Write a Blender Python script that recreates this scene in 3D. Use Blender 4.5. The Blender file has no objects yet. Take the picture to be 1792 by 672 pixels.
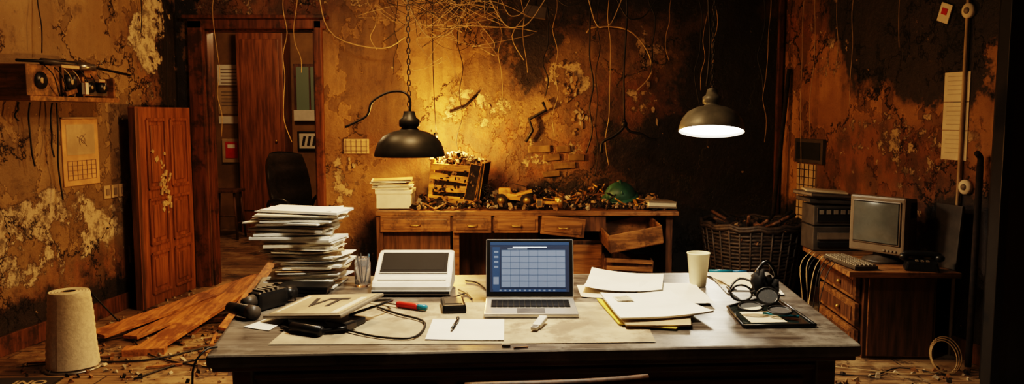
import bpy, bmesh, math, random
from mathutils import Vector, Matrix, Euler, noise as mnoise
R=random.Random(7)
scene=bpy.context.scene
scene.view_settings.view_transform='Filmic'
scene.view_settings.look='High Contrast'
scene.view_settings.exposure=0.25

# ---------------------------------------------------------------- node helpers
class NT:
    def __init__(s,name):
        s.m=bpy.data.materials.new(name); s.m.use_nodes=True
        s.t=s.m.node_tree; s.b=s.t.nodes['Principled BSDF']
        s.tc=s.t.nodes.new('ShaderNodeTexCoord'); s.obj=s.tc.outputs['Object']
    def n(s,k,**kw):
        x=s.t.nodes.new(k)
        for a,b in kw.items(): setattr(x,a,b)
        return x
    def put(s,sock,v):
        if isinstance(v,bpy.types.NodeSocket): s.t.links.new(v,sock)
        else:
            if hasattr(sock.default_value,'__len__') and not hasattr(v,'__len__'): v=(v,)*len(sock.default_value)
            if hasattr(v,'__len__') and len(sock.default_value)==4 and len(v)==3: v=tuple(v)+(1,)
            sock.default_value=v
    def math(s,op,a,b=0.0,c=0.0,clamp=False):
        x=s.n('ShaderNodeMath',operation=op,use_clamp=clamp)
        s.put(x.inputs[0],a); s.put(x.inputs[1],b); s.put(x.inputs[2],c); return x.outputs[0]
    def vm(s,op,a,b=(0,0,0)):
        x=s.n('ShaderNodeVectorMath',operation=op); s.put(x.inputs[0],a); s.put(x.inputs[1],b)
        return x.outputs['Value'] if op=='LENGTH' else x.outputs[0]
    def noise(s,scale=5,detail=4,rough=.55,vec=None,col=False,dist=0):
        x=s.n('ShaderNodeTexNoise'); s.put(x.inputs['Vector'],vec or s.obj)
        x.inputs['Scale'].default_value=scale; x.inputs['Detail'].default_value=detail
        x.inputs['Roughness'].default_value=rough; x.inputs['Distortion'].default_value=dist
        return x.outputs['Color' if col else 'Fac']
    def ramp(s,v,a,b):
        x=s.n('ShaderNodeMapRange',interpolation_type='SMOOTHSTEP'); s.put(x.inputs['Value'],v)
        x.inputs['From Min'].default_value=a; x.inputs['From Max'].default_value=b
        return x.outputs['Result']
    def mix(s,f,a,b):
        x=s.n('ShaderNodeMix',data_type='RGBA'); s.put(x.inputs[0],f); s.put(x.inputs[6],a); s.put(x.inputs[7],b); return x.outputs[2]
    def scale(s,v,sc): return s.vm('MULTIPLY',v,sc)
    def bump(s,h,st=.3,d=.01):
        x=s.n('ShaderNodeBump'); x.inputs['Strength'].default_value=st; x.inputs['Distance'].default_value=d
        s.put(x.inputs['Height'],h); s.put(s.b.inputs['Normal'],x.outputs[0])
    def set(s,**k):
        for a,v in k.items(): s.put(s.b.inputs[a.replace('_',' ')],v)

def M(name,col,rough=.6,metal=0,var=.35,sc=12,bump=.15,dirt=None,grain=False,emit=None,es=0,spec=.4):
    t=NT(name)
    vec=t.scale(t.obj,(1.2,14,14)) if grain=='x' else t.scale(t.obj,(14,1.2,14)) if grain=='y' else t.scale(t.obj,(14,14,1.2)) if grain=='z' else t.obj
    nz=t.noise(sc if not grain else sc*.25,6,.6,vec)
    f=t.ramp(nz,.3,.7)
    dark=tuple(c*(1-var) for c in col); lite=tuple(min(1,c*(1+var*.6)) for c in col)
    c=t.mix(f,dark,lite)
    if dirt:
        d=t.ramp(t.noise(sc*.4+2,7,.7),.5,.62); c=t.mix(t.math('MULTIPLY',d,.8),c,dirt)
    t.set(Base_Color=c,Roughness=rough,Metallic=metal)
    t.b.inputs['Specular IOR Level'].default_value=spec
    if bump: t.bump(nz,bump,.004)
    if emit: t.set(Emission_Color=emit,Emission_Strength=es)
    return t.m

def blobs(t,lst,warp):
    out=None
    for (c,r,soft) in lst:
        d=t.vm('LENGTH',t.vm('DIVIDE',t.vm('SUBTRACT',warp,c),r))
        v=t.math('SUBTRACT',1,t.ramp(d,1-soft,1+soft*.4))
        out=v if out is None else t.math('MAXIMUM',out,v)
    return out if out is not None else 0.0

def wallmat(name,base1,base2,soot,peel,rust,speck=.70,peelT=.5,ps=4.5,pale=(.50,.39,.25),runs=.75,layer=.55):
    t=NT(name)
    nw=t.noise(2.2,6,.65,col=True)
    warp=t.vm('ADD',t.obj,t.scale(t.vm('SUBTRACT',nw,(.5,.5,.5)),(.9,.9,.9)))
    nw2=t.noise(11,6,.75,col=True)
    warp=t.vm('ADD',warp,t.scale(t.vm('SUBTRACT',nw2,(.5,.5,.5)),(.28,.28,.28)))
    wob=t.vm('ADD',t.obj,t.scale(t.vm('SUBTRACT',nw,(.5,.5,.5)),(.16,.16,0)))
    run=t.noise(1.0,6,.62,t.scale(wob,(4.2,4.2,.5)))
    run2=t.noise(1.0,4,.55,t.scale(t.vm('ADD',wob,(3,7,0)),(11,11,.7)))
    c=t.mix(t.ramp(t.noise(1.1,7,.65),.38,.64),base1,base2)
    # layers of lost skim coat with crisp edges
    ln=t.noise(1.5,11,.66,t.scale(t.vm('ADD',t.obj,(4,4,1)),(1,1,.75)))
    lay=t.ramp(ln,.525,.535)
    c=t.mix(t.math('MULTIPLY',lay,layer),c,tuple(x*.42 for x in base2))
    ledge=t.math('MULTIPLY',t.ramp(ln,.510,.525),t.math('SUBTRACT',1,lay))
    c=t.mix(t.math('MULTIPLY',ledge,.45),c,tuple(min(1,x*1.5) for x in base1))
    c=t.mix(t.math('MULTIPLY',t.ramp(run,.46,.68),runs),c,tuple(x*.24 for x in base2))
    c=t.mix(t.math('MULTIPLY',t.ramp(run2,.56,.70),.40*runs),c,tuple(x*.25 for x in base2))
    c=t.mix(t.math('MULTIPLY',blobs(t,rust,warp),.7),c,t.mix(t.ramp(t.noise(5,7,.7,t.scale(t.obj,(1.3,1.3,.7))),.40,.60),(.20,.068,.015),(.04,.015,.006)))
    sm=blobs(t,soot,warp)
    c=t.mix(t.math('MULTIPLY',t.ramp(sm,.02,.5),.75),c,(.045,.020,.008))
    sv=t.ramp(t.math('ADD',sm,t.math('MULTIPLY',t.math('SUBTRACT',t.noise(6,8,.75,t.scale(t.obj,(1.5,1.5,.6))),.5),1.1)),.38,.64)
    c=t.mix(t.math('MULTIPLY',sv,.92),c,t.mix(t.ramp(t.noise(4,6,.7),.4,.7),(.0045,.003,.002),(.018,.010,.005)))
    grime=t.ramp(t.noise(3.2,10,.78),.53,.66)
    c=t.mix(t.math('MULTIPLY',grime,.62),c,(.03,.014,.005))
    pn=t.noise(ps,12,.72)
    pb=t.ramp(blobs(t,peel,warp),.3,.7)
    pm=t.math('MULTIPLY',t.ramp(pn,peelT,peelT+.014),pb)
    rimm=t.math('MULTIPLY',t.ramp(pn,peelT-.03,peelT),pb)
    c=t.mix(t.math('MULTIPLY',rimm,.6),c,(.05,.022,.008))
    sp=t.math('MULTIPLY',t.ramp(t.noise(13,5,.6),speck,speck+.012),t.ramp(t.noise(1.7,3,.5,t.vm('ADD',t.obj,(5,5,5))),.42,.55))
    pm2=t.math('MAXIMUM',pm,sp)
    c=t.mix(pm2,c,t.mix(t.ramp(t.noise(12,9,.8),.40,.56),tuple(x*.32 for x in pale),pale))
    vo=t.n('ShaderNodeTexVoronoi',feature='DISTANCE_TO_EDGE'); t.put(vo.inputs['Vector'],warp); vo.inputs['Scale'].default_value=1.0
    cr=t.math('MULTIPLY',t.math('SUBTRACT',1,t.ramp(vo.outputs['Distance'],.004,.013)),t.ramp(t.noise(1.7,3,.5),.46,.53))
    c=t.mix(cr,c,(.006,.004,.002))
    t.set(Base_Color=c,Roughness=t.math('ADD',.46,t.math('MULTIPLY',pm2,.45)))
    h=t.math('ADD',t.math('MULTIPLY',pm2,-1.0),t.math('MULTIPLY',t.noise(16,9,.75),.9))
    h=t.math('SUBTRACT',h,cr)
    h=t.math('SUBTRACT',h,t.math('MULTIPLY',lay,.9))
    h=t.math('ADD',h,t.math('MULTIPLY',t.noise(3,5,.6),1.0))
    t.bump(h,.85,.014)
    return t.m

# ---------------------------------------------------------------- mesh builder
class Bd:
    def __init__(s,name):
        s.name=name; s.bm=bmesh.new(); s.mats=[]; s.M=Matrix.Identity(4)
    def mi(s,m):
        if m not in s.mats: s.mats.append(m)
        return s.mats.index(m)
    def place(s,loc=(0,0,0),rot=(0,0,0)):
        s.M=Matrix.Translation(loc)@Euler(tuple(math.radians(a) for a in rot)).to_matrix().to_4x4()
    def raw(s,vs,fs,mat,smooth=False,local=None):
        Mx=s.M@local if local is not None else s.M
        bv=[s.bm.verts.new(Mx@Vector(v)) for v in vs]; i=s.mi(mat); out=[]
        for f in fs:
            try: fc=s.bm.faces.new([bv[k] for k in f])
            except ValueError: continue
            fc.material_index=i; fc.smooth=smooth; out.append(fc)
        return bv,out
    def box(s,c,sz,mat,rot=(0,0,0),bev=0,taper=1):
        L=Matrix.Translation(c)@Euler(tuple(math.radians(a) for a in rot)).to_matrix().to_4x4()
        x,y,z=[k/2 for k in sz]; q=taper
        vs=[(-x,-y,-z),(x,-y,-z),(x,y,-z),(-x,y,-z),(-x*q,-y*q,z),(x*q,-y*q,z),(x*q,y*q,z),(-x*q,y*q,z)]
        fs=[(3,2,1,0),(4,5,6,7),(0,1,5,4),(1,2,6,5),(2,3,7,6),(3,0,4,7)]
        bv,fc=s.raw(vs,fs,mat,False,L)
        if bev:
            es=list({e for f in fc for e in f.edges})
            bmesh.ops.bevel(s.bm,geom=es,offset=bev,segments=2,affect='EDGES',profile=.6)
    def prism(s,pts,z0,z1,mat,bev=0):
        n=len(pts)
        vs=[(p[0],p[1],z0) for p in pts]+[(p[0],p[1],z1) for p in pts]
        fs=[tuple(range(n))[::-1],tuple(range(n,2*n))]+[(i,(i+1)%n,n+(i+1)%n,n+i) for i in range(n)]
        bv,fc=s.raw(vs,fs,mat)
        if bev:
            es=list({e for f in fc for e in f.edges})
            bmesh.ops.bevel(s.bm,geom=es,offset=bev,segments=3,affect='EDGES',profile=.6)
    def lathe(s,prof,c,mat,seg=32,rot=(0,0,0),closed=False,cap=True,wob=0,smooth=True):
        L=Matrix.Translation(c)@Euler(tuple(math.radians(a) for a in rot)).to_matrix().to_4x4()
        vs=[];fs=[];n=len(prof)
        for r,z in prof:
            for k in range(seg):
                a=2*math.pi*k/seg; rr=r*(1+wob*math.sin(a*3+z*20)); vs.append((rr*math.cos(a),rr*math.sin(a),z))
        for i in range(n-1):
            for k in range(seg):
                fs.append((i*seg+k,i*seg+(k+1)%seg,(i+1)*seg+(k+1)%seg,(i+1)*seg+k))
        if cap:
            fs.append(tuple(range(seg))[::-1]); fs.append(tuple(range((n-1)*seg,n*seg)))
        s.raw(vs,fs,mat,smooth,L)
    def cyl(s,p0,p1,r0,mat,r1=None,seg=14):
        s.tube([p0,p1],r0,mat,seg=seg,r1=r1,sm=False)
    def tube(s,pts,r,mat,seg=6,sm=True,r1=None,closed=False):
        P=[Vector(p) for p in pts]
        if sm and len(P)>2:
            Q=[];n=len(P)
            rng=range(n) if closed else range(n-1)
            for i in rng:
                p0=P[(i-1)%n] if (closed or i>0) else P[0]; p1=P[i]; p2=P[(i+1)%n]; p3=P[(i+2)%n] if (closed or i+2<n) else P[-1]
                for k in range(4):
                    t=k/4; Q.append(.5*((2*p1)+(p2-p0)*t+(2*p0-5*p1+4*p2-p3)*t*t+(-p0+3*p1-3*p2+p3)*t**3))
            if not closed: Q.append(P[-1])
            P=Q
        n=len(P); vs=[];fs=[]; up=None
        for i,p in enumerate(P):
            if closed: d=P[(i+1)%n]-P[i-1]
            else: d=P[min(i+1,n-1)]-P[max(i-1,0)]
            if d.length<1e-9: d=Vector((0,0,1))
            d.normalize()
            if up is None: up=d.orthogonal().normalized()
            up=(up-d*up.dot(d))
            if up.length<1e-6: up=d.orthogonal()
            up.normalize(); b=d.cross(up)
            rr=r if r1 is None else r+(r1-r)*i/(n-1)
            for k in range(seg):
                a=2*math.pi*k/seg; vs.append(p+up*(math.cos(a)*rr)+b*(math.sin(a)*rr))
        m=n if closed else n-1
        for i in range(m):
            j=(i+1)%n
            for k in range(seg): fs.append((i*seg+k,i*seg+(k+1)%seg,j*seg+(k+1)%seg,j*seg+k))
        if not closed:
            fs.append(tuple(range(seg))[::-1]); fs.append(tuple(range((n-1)*seg,n*seg)))
        s.raw(vs,fs,mat,True)
    def ball(s,c,r,mat,seg=16,rings=10,rot=(0,0,0),jit=0,half=False):
        L=Matrix.Translation(c)@Euler(tuple(math.radians(a) for a in rot)).to_matrix().to_4x4()
        if not hasattr(r,'__len__'): r=(r,r,r)
        vs=[];fs=[];top=math.pi/2
        lo=0 if half else -math.pi/2
        for i in range(rings+1):
            a=lo+(top-lo)*i/rings
            for k in range(seg):
                b=2*math.pi*k/seg
                q=1+(jit*mnoise.noise(Vector((math.cos(b)*2+c[0]*9,math.sin(b)*2+c[1]*9,a*2+c[2]*9))) if jit else 0)
                vs.append((r[0]*q*math.cos(a)*math.cos(b),r[1]*q*math.cos(a)*math.sin(b),r[2]*q*math.sin(a)))
        for i in range(rings):
            for k in range(seg): fs.append((i*seg+k,i*seg+(k+1)%seg,(i+1)*seg+(k+1)%seg,(i+1)*seg+k))
        s.raw(vs,fs,mat,True,L)
    def chunk(s,c,sz,mat):
        rot=Euler((R.uniform(0,6),R.uniform(0,6),R.uniform(0,6))).to_matrix().to_4x4()
        L=Matrix.Translation(c)@rot
        x,y,z=[k/2 for k in sz]
        vs=[(a*x*R.uniform(.5,1.1),b*y*R.uniform(.5,1.1),d*z*R.uniform(.5,1.1)) for d in(-1,1) for a,b in((-1,-1),(1,-1),(1,1),(-1,1))]
        s.raw(vs,[(3,2,1,0),(4,5,6,7),(0,1,5,4),(1,2,6,5),(2,3,7,6),(3,0,4,7)],mat,False,L)
    def sheet(s,q,z,mat,curl=.01,n=8,seed=0,thick=0):
        vs=[];fs=[]
        for j in range(n+1):
            for i in range(n+1):
                u=i/n;v=j/n
                x=(q[0][0]*(1-u)+q[1][0]*u)*(1-v)+(q[3][0]*(1-u)+q[2][0]*u)*v
                y=(q[0][1]*(1-u)+q[1][1]*u)*(1-v)+(q[3][1]*(1-u)+q[2][1]*u)*v
                h=curl*(.5+.5*mnoise.noise(Vector((x*5+seed,y*5,seed*1.7))))*(abs(u-.5)*2)**2+curl*.5*(abs(v-.5)*2)**3
                vs.append((x,y,z+h))
        for j in range(n):
            for i in range(n): fs.append((j*(n+1)+i,j*(n+1)+i+1,(j+1)*(n+1)+i+1,(j+1)*(n+1)+i))
        if thick:
            k=len(vs); top=[(a,b,c+thick) for a,b,c in vs]; f2=[tuple(x+k for x in f) for f in fs]
            ring=[i for i in range(n)]+[j*(n+1)+n for j in range(n)]+[n*(n+1)+i for i in range(n,0,-1)]+[j*(n+1) for j in range(n,0,-1)]
            sd=[(ring[a],ring[(a+1)%len(ring)],ring[(a+1)%len(ring)]+k,ring[a]+k) for a in range(len(ring))]
            vs=vs+top; fs=[f[::-1] for f in fs]+f2+sd
        s.raw(vs,fs,mat,not thick)
    def done(s,origin=True,shade=None,parent=None):
        bmesh.ops.recalc_face_normals(s.bm,faces=s.bm.faces[:]) if shade!='keep' else None
        me=bpy.data.meshes.new(s.name); s.bm.to_mesh(me); s.bm.free()
        for m in s.mats: me.materials.append(m)
        o=bpy.data.objects.new(s.name,me); scene.collection.objects.link(o)
        if origin and len(me.vertices):
            xs=[v.co for v in me.vertices]
            c=Vector(((min(v.x for v in xs)+max(v.x for v in xs))/2,(min(v.y for v in xs)+max(v.y for v in xs))/2,min(v.z for v in xs)))
            me.transform(Matrix.Translation(-c)); o.location=c
        if parent:
            o.parent=parent; o.matrix_parent_inverse=parent.matrix_world.inverted()
        return o

def text(body,size,mat,mw,parent,name='lettering',ext=.0005):
    cu=bpy.data.curves.new(name,'FONT'); cu.body=body; cu.size=size; cu.extrude=ext; cu.align_x='CENTER'; cu.align_y='CENTER'
    cu.offset=size*.02
    o=bpy.data.objects.new(name,cu); scene.collection.objects.link(o)
    bpy.context.view_layer.update()
    me=bpy.data.meshes.new_from_object(o); bpy.data.objects.remove(o)
    o=bpy.data.objects.new(name,me); me.materials.clear(); me.materials.append(mat); scene.collection.objects.link(o)
    o.matrix_world=mw
    bpy.context.view_layer.update()
    if parent: o.parent=parent; o.matrix_parent_inverse=parent.matrix_world.inverted()
    return o

# ---------------------------------------------------------------- materials
mw_back=wallmat('scorched_plaster_back',(.30,.18,.070),(.17,.092,.033),
  soot=[((1.0,7.15,3.1),(2.2,2,.95),.6),((1.95,7.15,1.55),(.62,2,1.3),.6),((.0,7.15,3.0),(1.2,2,.70),.6),((1.2,7.15,.3),(2.9,2,.75),.4),((-2.95,7.15,2.3),(.14,2,1.1),.5),((.15,7.15,2.15),(.30,2,.5),.7),((1.3,7.15,1.2),(.6,2,.4),.8)],
  peel=[((.55,7.15,1.72),(.22,2,.34),.5),((-.30,7.15,1.60),(.34,2,.15),.5),((-1.2,7.15,2.62),(.5,2,.16),.5),((-1.45,7.15,1.0),(.22,2,.32),.5),((1.25,7.15,1.9),(.14,2,.4),.5),((-2.2,7.15,2.6),(.9,2,.2),.4),((.2,7.15,1.25),(.5,2,.12),.5)],
  rust=[((2.1,7.15,2.6),(.45,2,.34),.4),((.1,7.15,1.2),(1.3,2,.28),.6),((-2.2,7.15,2.5),(.8,2,.2),.4),((1.0,7.15,1.5),(.6,2,.6),.6)],peelT=.53,ps=5.5,pale=(.44,.32,.19),speck=.68,runs=.78,layer=.45)
mw_left=wallmat('peeling_plaster_left',(.33,.225,.108),(.235,.145,.06),
  soot=[((-3,6.98,1.9),(1,.22,1.3),.6),((-3.3,5.0,.0),(1,3,.35),.5)],
  peel=[((-3.2,5.3,.70),(1,1.2,.30),.5),((-3.1,6.5,.9),(1,.25,.3),.5),((-3.0,6.75,2.3),(1,.22,.6),.4),((-3.1,6.1,2.62),(1,.9,.14),.4)],
  rust=[((-3,6.85,2.1),(1,.35,1.0),.6),((-3.1,6.0,.2),(1,1.5,.35),.6)],speck=.68,peelT=.475,ps=2.9,pale=(.58,.47,.32),runs=.30,layer=.40)
mw_right=wallmat('charred_plaster_right',(.38,.20,.064),(.22,.10,.028),
  soot=[((2.65,5.55,2.7),(1,1.15,1.02),.25),((2.8,5.15,2.1),(1,.35,.6),.3),((2.5,6.6,.4),(1,1.3,.55),.4),((2.9,4.9,.5),(1,.7,.6),.4)],
  peel=[((2.6,5.6,1.38),(1,.8,.20),.5),((2.6,6.5,2.0),(1,.2,.3),.5)],
  rust=[((2.7,5.7,1.1),(1,1.0,.4),.5),((2.45,6.9,2.5),(1,.4,.4),.5)],speck=.65,peelT=.54,ps=8,pale=(.48,.35,.20),runs=.45,layer=.6)
m_plain=M('sooty_plaster',(.10,.06,.03),.8,var=.5,sc=2)
m_hall=M('hall_wall_paint',(.24,.14,.055),.7,var=.4,sc=2)
m_ceil=M('sooty_ceiling',(.04,.026,.016),.9,var=.5,sc=2)
def floormat():
    t=NT('dirty_floorboards')
    br=t.n('ShaderNodeTexBrick'); t.put(br.inputs['Vector'],t.obj)
    br.inputs['Scale'].default_value=1; br.inputs['Brick Width'].default_value=1.6; br.inputs['Row Height'].default_value=.16
    br.inputs['Mortar Size'].default_value=.006
    t.put(br.inputs['Color1'],(.30,.18,.08)); t.put(br.inputs['Color2'],(.18,.10,.04)); t.put(br.inputs['Mortar'],(.01,.006,.004))
    g=t.noise(3,6,.6,t.scale(t.obj,(1,16,1)))
    c=t.mix(t.ramp(g,.35,.7),br.outputs['Color'],(.07,.04,.02))
    d=t.noise(2.5,8,.7); c=t.mix(t.math('MULTIPLY',t.ramp(d,.48,.6),.8),c,(.34,.24,.13))
    d2=t.noise(4,8,.75,t.vm('ADD',t.obj,(9,2,0))); c=t.mix(t.math('MULTIPLY',t.ramp(d2,.55,.62),.85),c,(.02,.012,.008))
    t.set(Base_Color=c,Roughness=.6); t.bump(t.math('ADD',d,t.math('MULTIPLY',br.outputs['Fac'],-1)),.5,.01); return t.m
m_floor=floormat()
def deskmat():
    t=NT('worn_dark_desktop_wood')
    g=t.noise(2.2,8,.65,t.scale(t.obj,(1,14,3)))
    c=t.mix(t.ramp(g,.35,.68),(.040,.030,.023),(.14,.115,.09))
    d=t.noise(3.2,8,.72); c=t.mix(t.math('MULTIPLY',t.ramp(d,.45,.64),.7),c,(.27,.24,.195))
    s=t.noise(14,6,.7); c=t.mix(t.math('MULTIPLY',t.ramp(s,.6,.68),.7),c,(.015,.01,.007))
    t.set(Base_Color=c,Roughness=t.math('ADD',.25,t.math('MULTIPLY',d,.35)))
    t.bump(t.math('ADD',g,t.math('MULTIPLY',s,.4)),.3,.004); return t.m
m_desk=deskmat()
m_deskside=M('dark_mahogany',(.13,.05,.02),.40,grain='x',sc=10,var=.6,bump=.25)
m_trim=M('burnt_brown_trim',(.11,.042,.015),.5,grain='z',sc=9,var=.6,dirt=(.02,.01,.006),bump=.4)
m_door=M('red_brown_door_wood',(.22,.085,.026),.45,grain='z',sc=9,var=.5,bump=.3)
m_doorpeel=M('stripped_paint',(.5,.36,.2),.8,sc=30)
m_plank=M('orange_plank_wood',(.42,.18,.055),.5,grain='y',sc=9,var=.55,bump=.3,dirt=(.16,.06,.02))
m_wood=M('old_desk_wood',(.22,.105,.035),.5,grain='x',sc=9,var=.6,bump=.3,dirt=(.05,.025,.012))
m_woodd=M('scorched_desk_wood',(.11,.05,.02),.55,grain='z',sc=9,var=.6,bump=.3)
m_crate=M('yellow_crate_wood',(.66,.32,.05),.55,grain='x',sc=10,var=.5,bump=.4,dirt=(.18,.07,.014))
m_black=M('black_plastic',(.012,.011,.010),.35,var=.3,bump=.05)
m_blackm=M('matte_black_rubber',(.010,.009,.008),.75,var=.3,bump=.1)
m_metal=M('dark_enamel_metal',(.022,.023,.019),.45,metal=.3,var=.4,sc=8,bump=.08)
m_lampgrey=M('grey_green_enamel',(.17,.18,.165),.45,metal=.1,var=.35,sc=6,bump=.08)
m_steel=M('dull_steel',(.35,.33,.30),.35,metal=.9,var=.3)
m_alu=M('laptop_aluminium',(.62,.60,.57),.33,metal=.6,var=.06,bump=0)
m_white=M('offwhite_plastic',(.66,.63,.56),.4,var=.08,bump=.03)
m_paper=M('white_paper',(.80,.77,.69),.8,var=.07,sc=5,bump=.03)
m_paperw=M('cream_paper',(.72,.63,.47),.8,var=.12,sc=5,bump=.05)
m_tanp=M('aged_tan_paper',(.46,.34,.20),.8,var=.25,sc=5,bump=.05)
m_blot=M('stained_blotter_paper',(.42,.34,.23),.7,var=.35,sc=5,bump=.1,dirt=(.20,.15,.10))
m_orangep=M('orange_stained_paper',(.60,.36,.16),.8,var=.25,sc=6,bump=.05)
m_ink=M('pale_ink',(.22,.17,.12),.9,var=.1,bump=0)
m_inkd_hole=M('dark_ink_and_hole_shade',(.03,.024,.02),.8,var=.1,bump=0)  # print and dark marks, also the painted shade in the roll's hole
m_red=M('red_plastic',(.5,.03,.015),.35,var=.15,bump=0)
m_blue=M('blue_plastic',(.02,.14,.26),.35,var=.15,bump=0)
m_teal=M('teal_pen',(.02,.2,.28),.35,var=.15,bump=0)
m_yellow=M('yellow_folder',(.60,.46,.07),.6,var=.15,bump=0)
m_green=M('dark_green_helmet',(.03,.10,.07),.45,var=.4,sc=8)
m_char=M('charcoal_debris',(.022,.014,.009),.9,var=.6,sc=20,bump=.5)
m_ash=M('ash_debris',(.42,.33,.22),.95,var=.4,sc=20,bump=.5)
m_rub=M('plaster_rubble',(.28,.175,.085),.9,var=.5,sc=20,bump=.5)
m_brick=M('exposed_brick',(.19,.12,.05),.9,var=.55,sc=7,bump=.6,dirt=(.09,.05,.02))
m_basket=M('dark_wicker',(.04,.026,.016),.6,var=.6,sc=30,bump=.5)
m_crt=M('crt_glass',(.085,.09,.08),.16,var=.15,bump=0,spec=.7)
m_greyp=M('grey_beige_casing',(.20,.165,.12),.5,var=.25,sc=6)
m_darkcase=M('dark_casing',(.06,.048,.036),.45,var=.3)
m_crtcase=M('brown_grey_crt_case',(.16,.12,.08),.45,var=.25,sc=6)
m_cup=M('cream_paper_cup',(.78,.70,.48),.5,var=.06,bump=0)
m_towel=M('paper_towel',(.66,.57,.42),.95,var=.14,sc=40,bump=.6)
m_leather=M('black_leather',(.03,.027,.024),.27,var=.3,sc=30,bump=.3,spec=.6)
m_wire=M('black_wire',(.012,.010,.008),.5,var=.2,bump=0)
m_wirel=M('pale_wire',(.40,.28,.14),.5,var=.2,bump=0)
m_gold=M('brass_fitting',(.5,.3,.08),.35,metal=.8,var=.3)
def glassmat(name,col=(1,1,1),rough=.02):
    t=NT(name); t.set(Base_Color=col,Roughness=rough); t.b.inputs['Transmission Weight'].default_value=.9; t.b.inputs['IOR'].default_value=1.3; return t.m
m_glass=glassmat('clear_glass')
m_dglass=M('dark_tinted_glass',(.02,.025,.022),.06,var=.1,bump=0,spec=.7)
m_scan=M('scanner_window',(.010,.011,.012),.6,var=.1,bump=0,spec=.10)
def emi(name,col,st):
    t=NT(name); t.set(Base_Color=col,Emission_Color=col,Emission_Strength=st); return t.m
m_bulb=emi('warm_bulb',(1,.62,.25),12)
m_diff=emi('lamp_diffuser',(1,.95,.86),10)
m_scr=emi('screen_background',(.02,.03,.06),.4)
m_win=emi('screen_window',(.13,.17,.245),.52)
m_bar=emi('screen_bar',(.02,.045,.10),.55)
m_sw=emi('screen_white',(.6,.7,.8),.8)
m_sl=emi('screen_gridline',(.03,.06,.11),.5)
m_winhall=emi('dusk_window_glass',(.07,.075,.035),.35)

# ---------------------------------------------------------------- room shell
def LX(y): return -2.95-.15*(7.15-y)
def RX(y): return 2.38+.218*(7.15-y)
b=Bd('floor'); b.prism([(-4.6,-1.2),(4.6,-1.2),(4.6,10.95),(-4.6,10.95)],-.1,0,m_floor); b.done(False)
b=Bd('ceiling'); b.prism([(-4.6,-1.2),(4.6,-1.2),(4.6,10.95),(-4.6,10.95)],3.0,3.1,m_ceil); b.done(False)
b=Bd('wall_back')
b.prism([(-3.1,7.15),(-2.70,7.15),(-2.70,7.3),(-3.1,7.3)],0,3,mw_back)
b.prism([(-2.70,7.15),(-1.73,7.15),(-1.73,7.3),(-2.70,7.3)],2.29,3,mw_back)
b.prism([(-1.73,7.15),(2.6,7.15),(2.6,7.3),(-1.73,7.3)],0,3,mw_back); b.done(False)
b=Bd('wall_left'); b.prism([(LX(-1.1),-1.1),(LX(7.15),7.15),(LX(7.15)-.15,7.15),(LX(-1.1)-.15,-1.1)],0,3,mw_left); b.done(False)
b=Bd('wall_right'); b.prism([(RX(-1.1),-1.1),(RX(-1.1)+.15,-1.1),(RX(7.15)+.15,7.15),(RX(7.15),7.15)],0,3,mw_right); b.done(False)
b=Bd('wall_front'); b.prism([(-4.4,-1.2),(4.4,-1.2),(4.4,-1.1),(-4.4,-1.1)],0,3,m_plain); b.done(False)
b=Bd('wall_hall_back'); b.prism([(-4.4,10.8),(-1.0,10.8),(-1.0,10.95),(-4.4,10.95)],0,3,m_hall); b.done(False)
b=Bd('wall_hall_left'); b.prism([(-4.4,7.3),(-4.25,7.3),(-4.25,10.8),(-4.4,10.8)],0,3,m_hall); b.done(False)
b=Bd('wall_hall_right'); b.prism([(-1.15,7.3),(-1.0,7.3),(-1.0,10.8),(-1.15,10.8)],0,3,m_hall); b.done(False)
b=Bd('trim_doorway')
b.box((-2.765,7.12,1.18),(.13,.055,2.36),m_trim,bev=.008); b.box((-1.695,7.12,1.18),(.07,.055,2.36),m_trim,bev=.008)
b.box((-2.23,7.12,2.33),(1.20,.055,.09),m_trim,bev=.008); b.box((-2.23,7.10,2.385),(1.26,.095,.03),m_trim,bev=.006)
b.box((-2.69,7.225,1.145),(.02,.15,2.29),m_trim); b.box((-1.74,7.225,1.145),(.02,.15,2.29),m_trim); b.box((-2.215,7.225,2.28),(.95,.15,.02),m_trim)
b.done()
def lwbox(b,y0,y1,z0,z1,d,mat,off=.0,bev=0):
    b.prism([(LX(y0)+off,y0),(LX(y0)+off+d,y0),(LX(y1)+off+d,y1),(LX(y1)+off,y1)],z0,z1,mat,bev)
def rwbox(b,y0,y1,z0,z1,d,mat,off=.0,bev=0):
    b.prism([(RX(y0)-off-d,y0),(RX(y0)-off,y0),(RX(y1)-off,y1),(RX(y1)-off-d,y1)],z0,z1,mat,bev)
b=Bd('baseboard_left'); lwbox(b,-1,7.14,0,.13,.02,m_trim,0,.004); b.done()
b=Bd('baseboard_right'); rwbox(b,4.62,7.1,0,.13,.02,m_trim,0,.004); b.done()
b=Bd('baseboard_back'); b.box((.36,7.14,.065),(4.0,.02,.13),m_trim); b.done()
b=Bd('trim_post'); b.box((2.93,4.5,1.5),(.40,.16,3.0),m_black,bev=.01); b.box((2.71,4.44,1.5),(.05,.1,3.0),m_blackm,bev=.005); b.done()
b=Bd('trim_corner'); b.box((2.35,7.12,1.5),(.05,.05,3),m_trim,bev=.01); b.done()

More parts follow.
